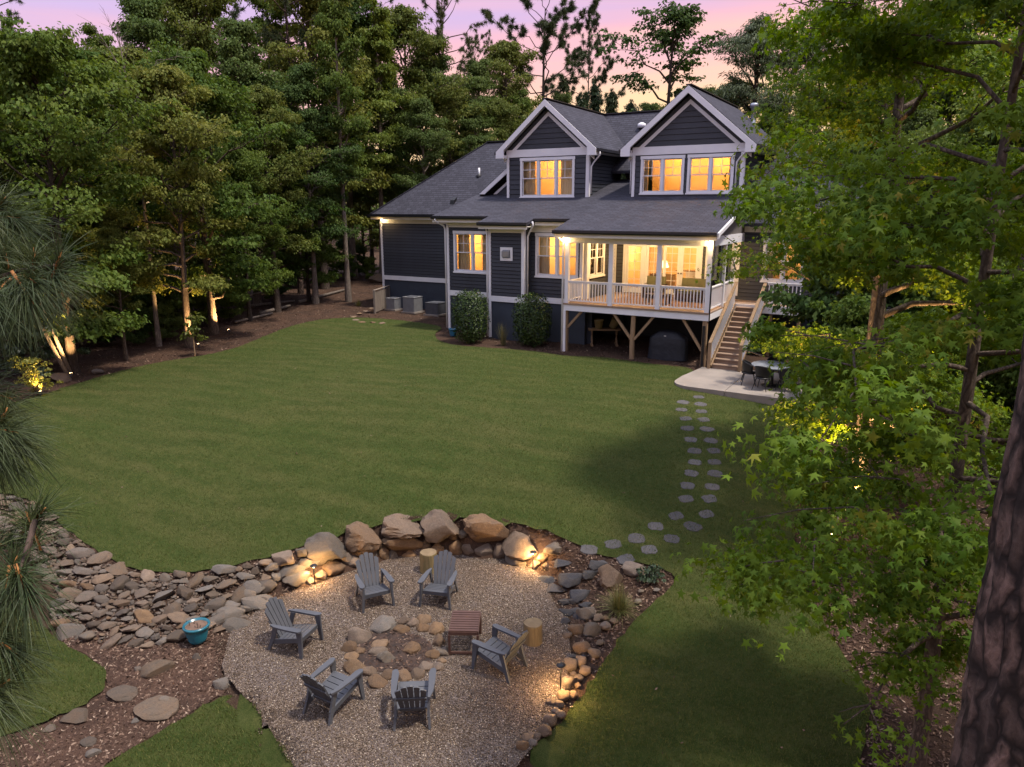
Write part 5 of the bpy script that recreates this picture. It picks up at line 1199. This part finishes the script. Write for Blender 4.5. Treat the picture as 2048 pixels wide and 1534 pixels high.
PR = {
 'maple': [tree_proto('maple_tree', 21, 11, 3.7, 1.4, lf_maple, m_bark, .15, 36, .46, nl=46, twigs=6, r0=.17, gap=.1), tree_proto('maple_tree', 22, 12, 3.4, 2.0, lf_olive, m_bark, .145, 36, .45, nl=48, twigs=6, r0=.17, gap=.14), tree_proto('maple_tree', 23, 10, 3.9, 1.2, lf_maple, m_barkd, .15, 36, .48, nl=44, twigs=6, r0=.16, gap=.14)],
 'oak': [tree_proto('oak_tree', 31, 19, 4.0, 5.0, lf_dark, m_barkl, .19, 34, .60, nl=50, r0=.24, twigs=6, elev=(18, 70), gap=.12), tree_proto('oak_tree', 32, 20, 3.8, 6.5, lf_maple, m_barkl, .19, 32, .56, nl=50, twigs=6, r0=.24, prof='tall', elev=(22, 62), gap=.22), tree_proto('oak_tree', 33, 18, 4.2, 4.0, lf_olive, m_bark, .19, 34, .60, nl=50, r0=.24, twigs=6, gap=.18)],
 'loose': [tree_proto('loose_tree', 41, 18, 4.6, 7.0, lf_dark, m_barkd, .25, 34, .62, nl=24, r0=.24, gap=.15, twigs=3)],
 'willow': [tree_proto('willow_tree', 51, 16, 5.0, 3.0, lf_fine, m_barkd, .26, 46, .62, 'narrow', nl=44, r0=.24, droop=.35, elev=(15, 75))],
 'cedar': [tree_proto('cedar_tree', 61, 10, 1.7, .6, lf_cedar, m_barkd, .20, 34, .34, 'narrow', nl=46, r0=.13, prof='cone', elev=(25, 70), twigs=2)],
 'pine': [pine_proto('pine_tree', 71, 24, 4.2, 12.5, lf_pine, m_barkp, 30, .24), pine_proto('pine_tree', 72, 25, 3.6, 15.0, lf_pine, m_barkp, 28, .22, 9), pine_proto('pine_tree', 73, 20, 4.0, 6.0, lf_pine, m_barkd, 34, .22, 15, 120)],
 'shrub': [tree_proto('understory_shrub', 81, 2.6, 1.5, .2, lf_dark, m_barkd, .14, 40, .30, nl=22, r0=.03, twigs=2), tree_proto('understory_shrub', 82, 3.4, 1.6, .3, lf_maple, m_barkd, .15, 38, .34, nl=24, r0=.035, twigs=2)],
}
PH = {'maple': (11, 12, 10), 'oak': (19, 20, 18), 'loose': (18,), 'willow': (16,), 'cedar': (10,), 'pine': (24, 25, 20), 'shrub': (2.6, 3.4)}
LAB = {'maple': ('bushy maple with layered bright green sprays at the wood edge', 'maple'), 'oak': ('tall dense broadleaf tree in the dark wood behind the garden', 'tree'), 'loose': ('loose open crowned tree with sky showing through its branches', 'tree'),
 'willow': ('fine leaved drooping grey green tree behind the house roof', 'tree'), 'cedar': ('narrow pointed dark cedar behind the roof ridge', 'cedar'), 'pine': ('tall pine with bare trunk and tufted needles', 'pine'), 'shrub': ('leafy understory shrub in the shade below the trees', 'shrub')}
used = {}
def plant(kind, i, loc, s, rz=None, label=None, cat=None, group=None, wide=1.):
    root = PR[kind][i]; rz = random.uniform(0, 6.28) if rz is None else rz; sc = (s*wide, s*wide, s)
    if (kind, i) not in used: used[(kind, i)] = 1; o = move(root, loc, rz, sc)
    else: o = copy_tree(root, loc, rz, sc)
    if label is None and kind in ('oak', 'maple', 'shrub'):
        q = np.array(loc)-CAM; X = 1024+FPX*(q@RT)/max(q@FW, .1); where = 0 if X < 800 else 1 if X < 1560 else 2
        look = {'oak': ('dense dark green', 'slim open crowned', 'broad yellow green'), 'maple': ('bright green', 'olive tinted', 'wide low branched'), 'shrub': ('low dark', 'taller bright')}[kind][i]
        place = {'oak': ('tree in the wood beyond the mulch bed', 'tree rising behind the house roof', 'tree in the dark wood behind the sweetgums'), 'maple': ('maple at the wood edge beside the mulch bed', 'maple behind the house', 'maple in the shade behind the sweetgums'), 'shrub': ('shrub under the trees beyond the mulch bed', 'shrub behind the house', 'shrub under the sweetgums')}[kind][where]
        label = look+' '+place; group = look+' '+place+', alike'
    return tag(o, label or LAB[kind][0], cat or LAB[kind][1], group or {'maple': 'maples at the wood edge', 'oak': 'tall trees of the wood', 'loose': 'open crowned trees', 'willow': 'fine leaved trees', 'cedar': 'cedars behind the roof', 'pine': 'tall pines', 'shrub': 'understory shrubs'}[kind])
def at_px(x, dist):                                       # level sight line to the side of the picture, at a distance
    d = FH*FPX/math.cos(PITCH)+RT*(x-1024)*1.0; d = d/np.linalg.norm(d)*dist; return CAM[0]+d[0], CAM[1]+d[1]
def skyline(kind, i, x, top, dist, wide=1., **kw):
    u, v = at_px(x, dist); g = T(u, v); r_ = pt_ray(x, top); k = dist/math.hypot(r_[0], r_[1]); zt = CAM[2]+r_[2]*k
    return plant(kind, i, (u, v, g-.05), (zt-g)/PH[kind][i], wide=wide, **kw)
def by_px(kind, i, x, y, H, wide=1., rz=None, **kw):
    p = G(x, y); return plant(kind, i, (p.x, p.y, p.z-.03), H/PH[kind][i], rz, wide=wide, **kw)
# trees whose foot shows in the photo
by_px('maple', 0, 428, 666, 12.5, 1.05, label='maple with a warmly lit straight trunk by the mulch spotlight', group='lit maples'); by_px('maple', 1, 379, 692, 11.5, 1., label='maple with a lit forked trunk behind the staked sapling', group='lit maples')
by_px('maple', 2, 148, 744, 11.5, 1., label='maple with a thick amber lit trunk beside two leaning stems', group='lit maples'); by_px('maple', 1, 252, 717, 6.0, .9, label='young maple with a bare slim trunk between the lit trees', group='lit maples')
by_px('maple', 0, 555, 611, 11, 1.1); by_px('maple', 2, 618, 602, 9, .9); by_px('oak', 1, 697, 602, 20, .72, label='slim tall tree with a long pale trunk beside the house', group='slim tree')
by_px('maple', 2, 500, 640, 8.5, .9); by_px('maple', 1, 60, 700, 11.5, 1.1); by_px('maple', 0, -60, 740, 13, 1.1); by_px('maple', 1, 300, 640, 13.5, 1.1); by_px('maple', 0, 200, 650, 13, 1.1); by_px('maple', 2, 30, 640, 14, 1.1); by_px('maple', 0, 120, 620, 14.5, 1.)
by_px('maple', 1, 730, 545, 10, .9); by_px('maple', 2, 650, 555, 11, 1.)
for x, y, h in ((560,590,1.6),(640,575,1.5),(300,668,1.8),(210,690,1.6),(20,705,1.7),(480,618,1.4),(700,560,1.8),(110,700,1.8),(340,660,2.2),(610,560,2.),(520,585,2.2),(160,690,2.4),(230,672,2.6),(270,690,1.6),(330,680,1.5),(410,650,2.4),(460,640,1.7),(540,600,1.6),(580,575,2.6),(660,560,2.4),(690,545,2.6),(720,550,2.2),(640,545,3),(560,560,3.2),(480,590,3),(400,620,3),(320,640,3.2),(240,655,3.2),(170,665,3.2),(90,680,2.8),(740,560,1.6)): by_px('shrub', random.randrange(2), x, y, h)
# the wood behind, left to right
for x, top, dist, i in ((-120,40,44,0),(-30,120,46,2),(70,190,42,0),(160,60,50,2),(250,60,46,1),(330,-20,50,0),(420,-60,52,2),(500,30,48,0),(560,-40,56,1),(640,-60,54,2),(700,-90,60,0),(760,-20,58,1),(820,0,62,2),(870,60,64,0),(620,120,47,0),(540,160,44,2),(780,130,60,0),(40,90,60,2),(130,110,62,0),(230,40,64,1),(380,-80,66,0),
    (960,110,66,0),(1010,70,70,2),(905,160,60,2),(850,190,56,0),(950,200,60,0),(1040,170,68,1),(1000,190,64,2),(1120,180,72,0),(1400,170,66,0),(1340,195,70,2),(1290,200,72,0),(1460,150,62,2),(1530,200,58,0),(1600,150,52,1),(1690,60,50,0),(1780,20,46,2),(1870,-20,44,1),(1960,-60,42,0),(2060,-60,40,2),(2150,-80,38,0),(1660,250,42,2),(1820,200,38,0),(2000,150,34,2),(1930,300,30,0)):
    skyline('oak', i, x, top, dist)
skyline('loose', 0, 1325, 18, 66, 1.25, label='loose open crowned tree standing against the sunset sky above the roof', group='sunset tree')
for i, x, top, dist, w in ((0,895,-60,64,.8),(1,948,90,70,.7),(1,590,-220,52,.8),(0,470,-160,58,.8),(1,30,-120,60,.8),(0,-60,-60,55,.8),(1,740,-160,66,.7)): skyline('pine', i, x, top, dist, w)
skyline('pine', 2, 1093, 18, 76, 1.15, label='tall dense pine standing against the sunset sky above the left gable', group='sunset pines'); skyline('pine', 2, 1172, 80, 82, .75, label='smaller pine beside the tall pine against the sky', group='sunset pines')
skyline('willow', 0, 1490, 42, 60, 1.15); skyline('willow', 0, 1600, 60, 64, 1.0)
for x, top, dist in ((1160,178,62),(1190,152,64),(1222,165,63),(1252,190,66),(1272,205,64)): skyline('cedar', 0, x, top, dist, .85)
for x, y, h in ((1690,830,3.4),(1790,860,3.0),(1880,800,4.5),(1960,840,4.),(2030,900,3.6),(1740,760,4.5),(1640,770,4.2),(2080,980,3.),(1850,720,5.5),(1980,740,5.)): by_px('shrub', random.randrange(2), x, y, h)
for x, y, h in ((1820,700,9),(1930,720,10),(2060,760,10),(1700,680,9)): by_px('maple', random.randrange(3), x, y, h)
# unseen trees added round the drone to shade the near lawn
for i, (r_, f_) in enumerate(((24,14),(17,-6),(6,-10),(-4,-11),(-14,-7),(-17,1),(-21,9))):
    p_ = CAM+RT*r_+FH*f_; plant('oak', i % 3, (p_[0], p_[1], T(p_[0], p_[1])-.05), 1.0, label='unseen tall broadleaf tree added to shade the near lawn', group='trees added for shade on the near side')
def bare_tree(px, py, H, seed):
    p = G(px, py); tr, li, sp, r = grow(seed, H, 2.6, H*.45, nl=16, r0=.11, elev=(35, 75), droop=.05); t = empty('bare_tree', tuple(p)); tag(t, 'half dead tree with bare pale grey branches among the maples', 'tree')
    local('trunk', tubes_mesh('trunk', [tr], 8), m_barkl, t); b = local('branches', tubes_mesh('branches', li, 5), m_barkl, t); b['kind'] = 'stuff'
bare_tree(318, 690, 13.5, 77)
# far wood that closes the view
def far_wood():
    n = 60000; a = rng.uniform(-1.25, 1.25, n); d = rng.uniform(84, 112, n); D = FH[None]*np.cos(a)[:, None]+RT[None]*np.sin(a)[:, None]
    P = CAM[None, :2]+D[:, :2]*d[:, None]; g = T_arr(P); top = 8.5+2.5*np.sin(a*23)+1.8*np.sin(a*51+1); z = g+rng.random(n)**.8*top
    C = np.column_stack([P, z]); V, F = leaf_quads(C, unit(rng.normal(0, 1, (n, 3))+np.array([0, 0, .6])), unit(rng.normal(0, 1, (n, 3))), rng.uniform(.5, 1., n), rng.uniform(.4, .7, n))
    tag(obj('far_wood', npmesh('far_wood', V, F, rng.random(n)), lf_dark), 'dark mass of distant woodland closing the view behind the house', 'woodland', kind='stuff')
far_wood()
# ================================================================ the near sweetgums on the right
EDGE = [(-400,1570),(0,1560),(100,1545),(200,1530),(300,1515),(400,1475),(470,1445),(560,1445),(640,1435),(690,1475),(740,1560),(800,1590),(900,1575),(1000,1580),(1035,1500),(1065,1410),(1190,1430),(1225,1600),(1260,1690),(1400,1690),(1450,1650),(1534,1770),(2000,1770)]
EDGE_Y = [e[0] for e in EDGE]; EDGE_X = [e[1] for e in EDGE]
THIN = [(1520,1610,470,565,.5),(1400,1535,575,745,.85),(1460,1615,690,800,.12),(1560,1690,290,350,.5),(1640,1860,1235,1450,.5)]
def star_tree(name, seed, base, H, R, hb, label, bark, L, ns, spray, parts=0, **kw):
    tr, li, sp, r = grow(seed, H, R, hb, **kw); t = empty(name, tuple(base)); tag(t, label, 'sweetgum')
    def shown(Q):
        q = np.asarray(Q)+np.array(base)-CAM; zz = q@FW; X = 1024+FPX*(q@RT)/zz; Y = 767+FPX*(q@DN)/zz
        return np.where(zz > .5, X, 5000), Y
    X, Y = shown(sp); keep = X > np.interp(Y, EDGE_Y, EDGE_X)+r.normal(0, 22, len(X))   # where the crown is thin or ends
    for x0, x1, y0, y1, p_ in THIN: keep &= ~((X > x0) & (X < x1) & (Y > y0) & (Y < y1) & (r.random(len(X)) > p_))
    sp = sp[keep]; lk = []
    for P, rad in li:
        x_, y_ = shown(np.array(P)[-1:]); lk.append(x_[0] > np.interp(y_[0], EDGE_Y, EDGE_X)-15)
    li = [l for l, k in zip(li, lk) if k]
    local('trunk', tubes_mesh('trunk', [tr], 14), bark, t); b = local('branches', tubes_mesh('branches', li, 7), bark, t); b['kind'] = 'stuff'
    V, F, col, (C, N, D, S, c1) = leaves_on(sp, r, H, spray, ns, L, 'star', .55, .65)
    if parts:
        Wp = C+np.array(base); q = Wp-CAM; zz = q@FW; X = 1024+FPX*(q@RT)/zz; Y = 767+FPX*(q@DN)/zz
        vis = (X > 0) & (X < 2040) & (Y > 5) & (Y < 1530) & (zz > 1); score = np.where(vis, S/zz, -1); pick = np.argsort(-score)[:parts]; keep = np.ones(len(C), bool); keep[pick] = False
        V0, F0 = leaf_stars(np.zeros((1, 3)), np.array([[0, 0, 1.]]), np.array([[0, 1., 0]]), np.ones(1)); mes = []
        for g in range(6): me = npmesh('leaf', V0, F0, np.full(10, (g+.5)/6)); me.materials.append(lf_gum); mes.append(me)
        for i in pick:
            o = bpy.data.objects.new('leaf', mes[int(c1[i]*5.99)]); COL.objects.link(o); o.parent = t
            n_ = Vector(N[i]); d_ = Vector(D[i]); d_ = (d_-n_*d_.dot(n_)).normalized(); s_ = d_.cross(n_)
            o.matrix_basis = Matrix.Translation(Vector(C[i])) @ Matrix((s_, d_, n_)).transposed().to_4x4() @ Matrix.Diagonal((S[i], S[i], S[i], 1))
        C, N, D, S, c1 = C[keep], N[keep], D[keep], S[keep], c1[keep]; V, F = leaf_stars(C, N, D, S); col = np.repeat(c1, 10)
    c = local('crown', npmesh('crown', V, F, col), lf_gum, t); c['kind'] = 'stuff'; return t
gA = G(1712, 1015); star_tree('sweetgum_tree', 5, gA-Vector((0, 0, .1)), 15, 3.9, 1.6, 'tall sweetgum with a thick grey trunk lit from below beside the patio', m_bark, .145, 84, .56, nl=52, r0=.24, elev=(0, 55), droop=.25, lean=.02)
gB = G(1822, 1600); star_tree('sweetgum_tree', 9, gB-Vector((0, 0, .1)), 15.5, 3.5, 2.6, 'near sweetgum with a slim trunk and large star shaped leaves over the right lawn', m_bark, .155, 80, .53, 300, nl=58, r0=.115, elev=(0, 45), droop=.28, lean=.02)
# bare lit trunk at the far right and the close pine trunk
pL = G(1985, 815); o = MB().tube([(pL.x, pL.y, pL.z-.2), (pL.x+.15, pL.y, pL.z+3), (pL.x+.35, pL.y+.1, pL.z+7), (pL.x+.4, pL.y+.2, pL.z+12)], [.21, .17, .14, .09], 14)
tL = empty('straight_tree', tuple(pL)); tag(tL, 'straight tree with an amber lit trunk at the edge of the dark wood', 'tree'); o.build('trunk', m_bark, tL, True)
rr = np.random.default_rng(4); spx = np.array([(pL.x+.4, pL.y+.2, pL.z+9)])+rr.normal(0, 1, (60, 3))*np.array([2.2, 2.2, 2.2]); V, F, col, _ = leaves_on(spx, rr, 12, .6, 40, .2, axis=(pL.x, pL.y)); cr_ = obj('crown', npmesh('crown', V, F, col), lf_maple, tL); cr_['kind'] = 'stuff'
zc = 4.0; pc = CAM+pt_ray(2022, 1534)*zc
def close_pine():
    gx, gy = pc[0], pc[1]; g = T(gx, gy); t = empty('loblolly_pine', (gx, gy, g)); tag(t, 'massive pine trunk with deeply plated bark close beside the lens', 'pine'); n, m_ = 72, 150; H = 17.; V = []
    for j in range(m_+1):
        z = -.3+(H+.3)*j/m_; r0 = .285*(1-.35*max(z, 0)/H)*(1.25 if z < .1 else 1)
        for k in range(n):
            a = 2*math.pi*k/n; q = Vector((math.cos(a)*2.1, math.sin(a)*2.1, z*.62)); q += mnoise.noise_vector(q*1.5)*.22; c = mnoise.voronoi(q*1.9)[0]; e = min(1., (c[1]-c[0])*3.2)
            r = r0*(1+.03*mnoise.noise(q*2))+.036*e+.008*mnoise.noise(Vector((q.x*6, q.y*6, z*7))); V.append((r*math.cos(a), r*math.sin(a), z))
    F = np.array([(j*n+k, j*n+(k+1) % n, (j+1)*n+(k+1) % n, (j+1)*n+k) for j in range(m_) for k in range(n)])
    local('trunk', npmesh('trunk', np.array(V), F, None, True), m_barkp, t)
    r = np.random.default_rng(3); tf = np.column_stack([r.normal(0, 1.8, 90), r.normal(0, 1.8, 90), r.uniform(13, 19, 90)]); nn = 60; n_ = 90*nn; C = np.repeat(tf, nn, 0); D = unit(r.normal(0, 1, (n_, 3))); S = unit(np.cross(D, r.normal(0, 1, (n_, 3))))*.006
    Vn = np.stack([C-S, C+S, C+D*.28], 1).reshape(-1, 3); c = local('crown', npmesh('crown', Vn, np.arange(3*n_).reshape(-1, 3), r.random(n_)), lf_pine, t); c['kind'] = 'stuff'
close_pine()
# ================================================================ the pine boughs at the left
def left_pine():
    base = CAM+pt_ray(-560, 1100)*4.6; g = T(base[0], base[1]); t = empty('young_pine', (base[0], base[1], g)); tag(t, 'young pine reaching long needled boughs over the left lawn edge', 'pine')
    top = Vector((base[0], base[1], g+11.5)); MB().tube([Vector((base[0], base[1], g-.2)), Vector((base[0]+.1, base[1], g+5)), top], [.16, .12, .05], 12).build('trunk', m_barkp, t, True)
    r = np.random.default_rng(8)
    m_bud = M('orange_candle', (.30,.13,.04), None, 8, .8)
    def W(x, y, z): return Vector(CAM+pt_ray(x-8, y)*z)
    def tuft(p, d, nn=170, L=.25, wid=.0048):
        d = np.array(d.normalized()); n = nn; s = r.random(n); st = np.array(p)[None]+d[None]*(s[:, None]*.16-.12)
        side = unit(np.cross(np.tile(d, (n, 1)), r.normal(0, 1, (n, 3)))); ang = np.radians(r.uniform(14, 78, n))*(1.15-.45*s); D = d[None]*np.cos(ang)[:, None]+side*np.sin(ang)[:, None]; Ln = L*r.uniform(.75, 1.15, n); V = []; K = 5
        wv = unit(np.cross(D, r.normal(0, 1, (n, 3))))*wid/2; gr = r.uniform(.15, 1.5, n)*(1.25-s*.8)
        for k in range(K):
            q = k/(K-1); c = st+D*(Ln*q)[:, None]; c[:, 2] -= gr*Ln*q*q*.62; w = wv*(1-.75*q); V += [c-w, c+w]
        V = np.stack(V, 1); idx = np.arange(n)[:, None, None]*(2*K)
        F = (idx+np.array([(2*k, 2*k+1, 2*k+3, 2*k+2) for k in range(K-1)])).reshape(-1, 4)
        o = obj('needle_tuft', npmesh('needle_tuft', V.reshape(-1, 3), F, np.repeat(np.clip(.35+.5*r.random(n), 0, 1), K-1)), lf_pine, t); o['kind'] = 'stuff'
        MB().tube([Vector(p)-Vector(d)*.14, Vector(p)+Vector(d)*.02, Vector(p)+Vector(d)*.075], [.009, .008, .003], 7).build('bud', m_bud, o, True)
    def bough(pts, tufts, r0=.03):
        P = [W(*q) for q in pts]; MB().tube([Vector((base[0], base[1], P[0].z-.35))]+P, [r0*1.5]+[r0*(1-.7*i/len(P)) for i in range(len(P))], 8).build('branch', m_barkp, t, True)
        for (x, y, z, dx, dy, dz) in tufts: tuft(W(x, y, z), Vector(RT*dx+FH*dz)+Vector((0, 0, dy)))
    bough([(-260,640,4.3),(-80,590,4.2),(40,545,4.1),(120,532,4.0)], [(20,515,4.1,-.1,1,.1),(76,522,4.0,.1,1,.1),(122,528,3.95,.55,1,-.1),(70,560,3.9,.6,-.1,-.5),(10,575,3.9,.2,-.2,-.8),(-40,560,4.2,-.2,.7,0),(110,560,4.0,1,-.1,.0),(40,570,4.2,.3,-.3,.5),(-10,600,3.8,.3,-.6,-.3),(60,585,3.85,.5,-.7,-.2)])
    bough([(-260,470,4.5),(-90,430,4.4),(20,425,4.3)], [(5,412,4.3,.6,.6,0),(-30,400,4.4,0,1,.2),(28,435,4.25,1,.0,-.2),(-15,450,4.1,.3,-.5,-.4),(-40,430,4.2,-.2,.5,-.5),(40,450,4.3,.9,-.3,.2)])
    bough([(-230,930,4.0),(-80,880,3.9),(10,850,3.85)], [(12,838,3.85,.5,.8,0),(20,862,3.8,1,-.1,-.2),(-15,880,3.7,.3,-.6,-.3),(-40,850,3.9,-.2,.9,.1),(35,880,3.9,.8,-.6,.2),(0,905,3.8,.4,-.9,0),(-30,760,4.0,.5,.6,.1),(5,790,3.95,.7,-.2,0)])
    bough([(-230,1230,3.7),(-60,1190,3.6),(48,1160,3.55),(78,1040,3.7)], [(48,1158,3.5,.2,.8,-.5),(60,1180,3.45,.5,-.7,-.4),(20,1190,3.5,.0,-.9,-.4),(82,1034,3.75,.7,.7,0),(70,1050,3.7,-.3,.8,.2),(-10,1170,3.6,-.2,.9,.2),(-20,1230,3.5,.2,-.6,-.4),(30,1140,3.6,.4,.9,.3),(-30,1080,3.8,.2,.8,0),(10,1090,3.75,.8,.2,.1)])
    bough([(-230,1430,3.5),(-60,1400,3.4),(0,1380,3.4)], [(5,1375,3.4,.7,.5,0),(-20,1400,3.35,.5,-.5,-.3),(-30,1340,3.5,.3,.9,.1),(15,1290,3.45,.7,-.6,0),(-10,1300,3.5,.3,.8,.1)])
left_pine()
# ================================================================ garden plants
def clipped_shrub(px, py, rx, h, lab, n=5200):
    p = G(px, py); t = empty('clipped_shrub', tuple(p)); tag(t, lab, 'shrub'); r = np.random.default_rng(int(px)); u = unit(r.normal(0, 1, (n, 3)))
    e = (np.abs(u)**3.2).sum(1)**(-1/3.2); lump = 1+.05*np.sin(u[:, 0]*9+px)*np.sin(u[:, 2]*8)+.04*np.sin(u[:, 1]*11); rad = (r.random(n)**.16)*e*lump
    C = u*rad[:, None]*np.array([rx, rx*.95, h/2])+np.array([0, 0, h/2+.02]); N = unit(u+np.array([0, 0, .5])+r.normal(0, .45, (n, 3))); S = r.uniform(.07, .12, n)
    V, F = leaf_quads(C, N, unit(u*.4+r.normal(0, 1, (n, 3))), S, S*.5); c = local('foliage', npmesh('foliage', V, F, r.random(n)), lf_shrub, t); c['kind'] = 'stuff'
    V2 = MB(); 
    for k in range(5): a = k*1.26; V2.tube([(0, 0, -.1), (rx*.3*math.cos(a), rx*.3*math.sin(a), h*.4), (rx*.6*math.cos(a), rx*.6*math.sin(a), h*.75)], [.035, .025, .008], 6)
    b = local('stems', V2.mesh('stems'), m_barkd, t); b['kind'] = 'stuff'
clipped_shrub(941, 684, .78, 2.32, 'clipped camellia between the left downspouts, beside the turquoise pot'); clipped_shrub(1064, 690, .80, 2.28, 'clipped camellia beside the white porch post')
def grass_clump(p, n, L, spread, lab, mat, wid=.012, name='ornamental_grass'):
    t = empty(name, tuple(p)); tag(t, lab, 'grass'); r = np.random.default_rng(int(abs(p[0]*97))); a = r.uniform(0, 6.28, n); el = np.radians(90-r.uniform(3, spread, n)); Ln = L*r.uniform(.6, 1.15, n)
    D = np.stack([np.cos(a)*np.cos(el), np.sin(a)*np.cos(el), np.sin(el)], 1); st = np.column_stack([r.normal(0, .05, (n, 2)), np.zeros(n)]); S = np.stack([-np.sin(a), np.cos(a), 0*a], 1)*wid/2; V = []; K = 5
    for k in range(K):
        q = k/(K-1); c = st+D*(Ln*q)[:, None]; c[:, 2] -= Ln*.42*q**2.2*np.cos(el); w = S*(1-.8*q); V += [c-w, c+w]
    V = np.stack(V, 1); F = (np.arange(n)[:, None, None]*(2*K)+np.array([(2*k, 2*k+1, 2*k+3, 2*k+2) for k in range(K-1)])).reshape(-1, 4)
    c = local('blades', npmesh('blades', V.reshape(-1, 3), F, np.repeat(r.random(n), K-1)), mat, t); c['kind'] = 'stuff'
lf_og = leafmat('sedge_blade', (.042,.066,.016), (.15,.14,.05), .25); lf_dry = leafmat('dry_stalk', (.14,.11,.055), (.10,.105,.04), .2)
grass_clump(G(1238, 1222), 420, .62, 72, 'arching clump of ornamental grass beside the upright boulder', lf_og)
grass_clump(G(1006, 690), 130, 1.0, 26, 'dry upright stalks between the two clipped camellias', lf_dry, .014); grass_clump(G(717, 612), 150, .5, 60, 'yellow green grass tuft beside the pale stepping stones', lf_og)
def low_shrub(px, py, w, h, lab, mat, n=900, L=.06, name='low_shrub'):
    p = G(px, py); t = empty(name, tuple(p)); tag(t, lab, 'shrub'); r = np.random.default_rng(int(px)); sp = np.column_stack([r.normal(0, w*.4, (40, 2)), r.uniform(.1, 1, 40)*h]); V, F, col, _ = leaves_on(sp, r, h, w*.3, max(6, n//40), L)
    c = local('foliage', npmesh('foliage', V, F, col), mat, t); c['kind'] = 'stuff'; mb = MB()
    for q in sp[::4]: mb.tube([(0, 0, -.05), tuple(q*.6), tuple(q)], [.015, .01, .004], 5)
    b = local('stems', mb.mesh('stems'), m_barkd, t); b['kind'] = 'stuff'
low_shrub(1300, 1160, .32, .28, 'low spreading evergreen in the stone bed by the lawn', lf_rhodo); low_shrub(55, 745, 1.7, 2.3, 'dark blue green rhododendron at the left wood edge', lf_rhodo, 5200, .17, 'rhododendron')
low_shrub(76, 790, .62, 1.45, 'small amber lit shrub with a pale crooked stem', lf_yel, 1500, .09, 'lit_shrub')
ps = G(390, 711); t_ = empty('staked_sapling', tuple(ps)); tag(t_, 'staked sapling with pale yellow green leaves at the mulch edge', 'sapling'); local('stake', MB().bar((0, 0, -.1), (.02, 0, 1.7), .035, .035).mesh('stake'), m_wood, t_)
rr = np.random.default_rng(6); sp_ = np.column_stack([rr.normal(0, .17, (26, 2)), rr.uniform(.55, 1.75, 26)]); V, F, col, _ = leaves_on(sp_, rr, 2, .2, 16, .15); c_ = local('foliage', npmesh('foliage', V, F, col), lf_yel, t_); c_['kind'] = 'stuff'
p1_, p2_ = G(143, 748), G(138, 752)
for p, dx, lab in ((p1_, -.9, 'slender lit stem leaning left, nearer the thick trunk'), (p2_, -1.25, 'slender lit stem leaning furthest left of the pair')):
    t_ = empty('leaning_stem', tuple(p)); tag(t_, lab, 'tree trunk'); d = RT*dx
    local('trunk', MB().tube([(0, 0, -.1), (d[0]*.5, d[1]*.5, 1.6), (d[0]*1.1, d[1]*1.1, 3.4), (d[0]*1.5, d[1]*1.5, 6)], [.075, .06, .05, .02], 9).mesh('trunk', True), m_barkl, t_)
# uplights on the trunks
def up(px, py, tpx, tpy, h, power, lab, spot=60): q = G(tpx, tpy); uplight(px, py, (q.x, q.y, q.z+h), power, lab, spot)
up(398, 697, 379, 692, 1.5, 700, 'small spotlight at the foot of the staked sapling'); up(459, 667, 428, 666, 1.6, 1000, 'small spotlight on the mulch right of the lit maple trunk')
up(143, 757, 146, 744, 2.0, 1000, 'small spotlight on the low brown boulder'); up(82, 794, 76, 790, 1.0, 260, 'spotlight hidden under the amber lit shrub', 80)
up(1690, 1035, 1712, 1015, 3.0, 2600, 'spotlight at the foot of the tall sweetgum', 75); up(1950, 850, 1985, 815, 3., 1800, 'spotlight at the foot of the straight tree', 60); up(1660, 1085, 1640, 1060, 2.5, 1500, 'spotlight under the low sweetgum boughs', 80)
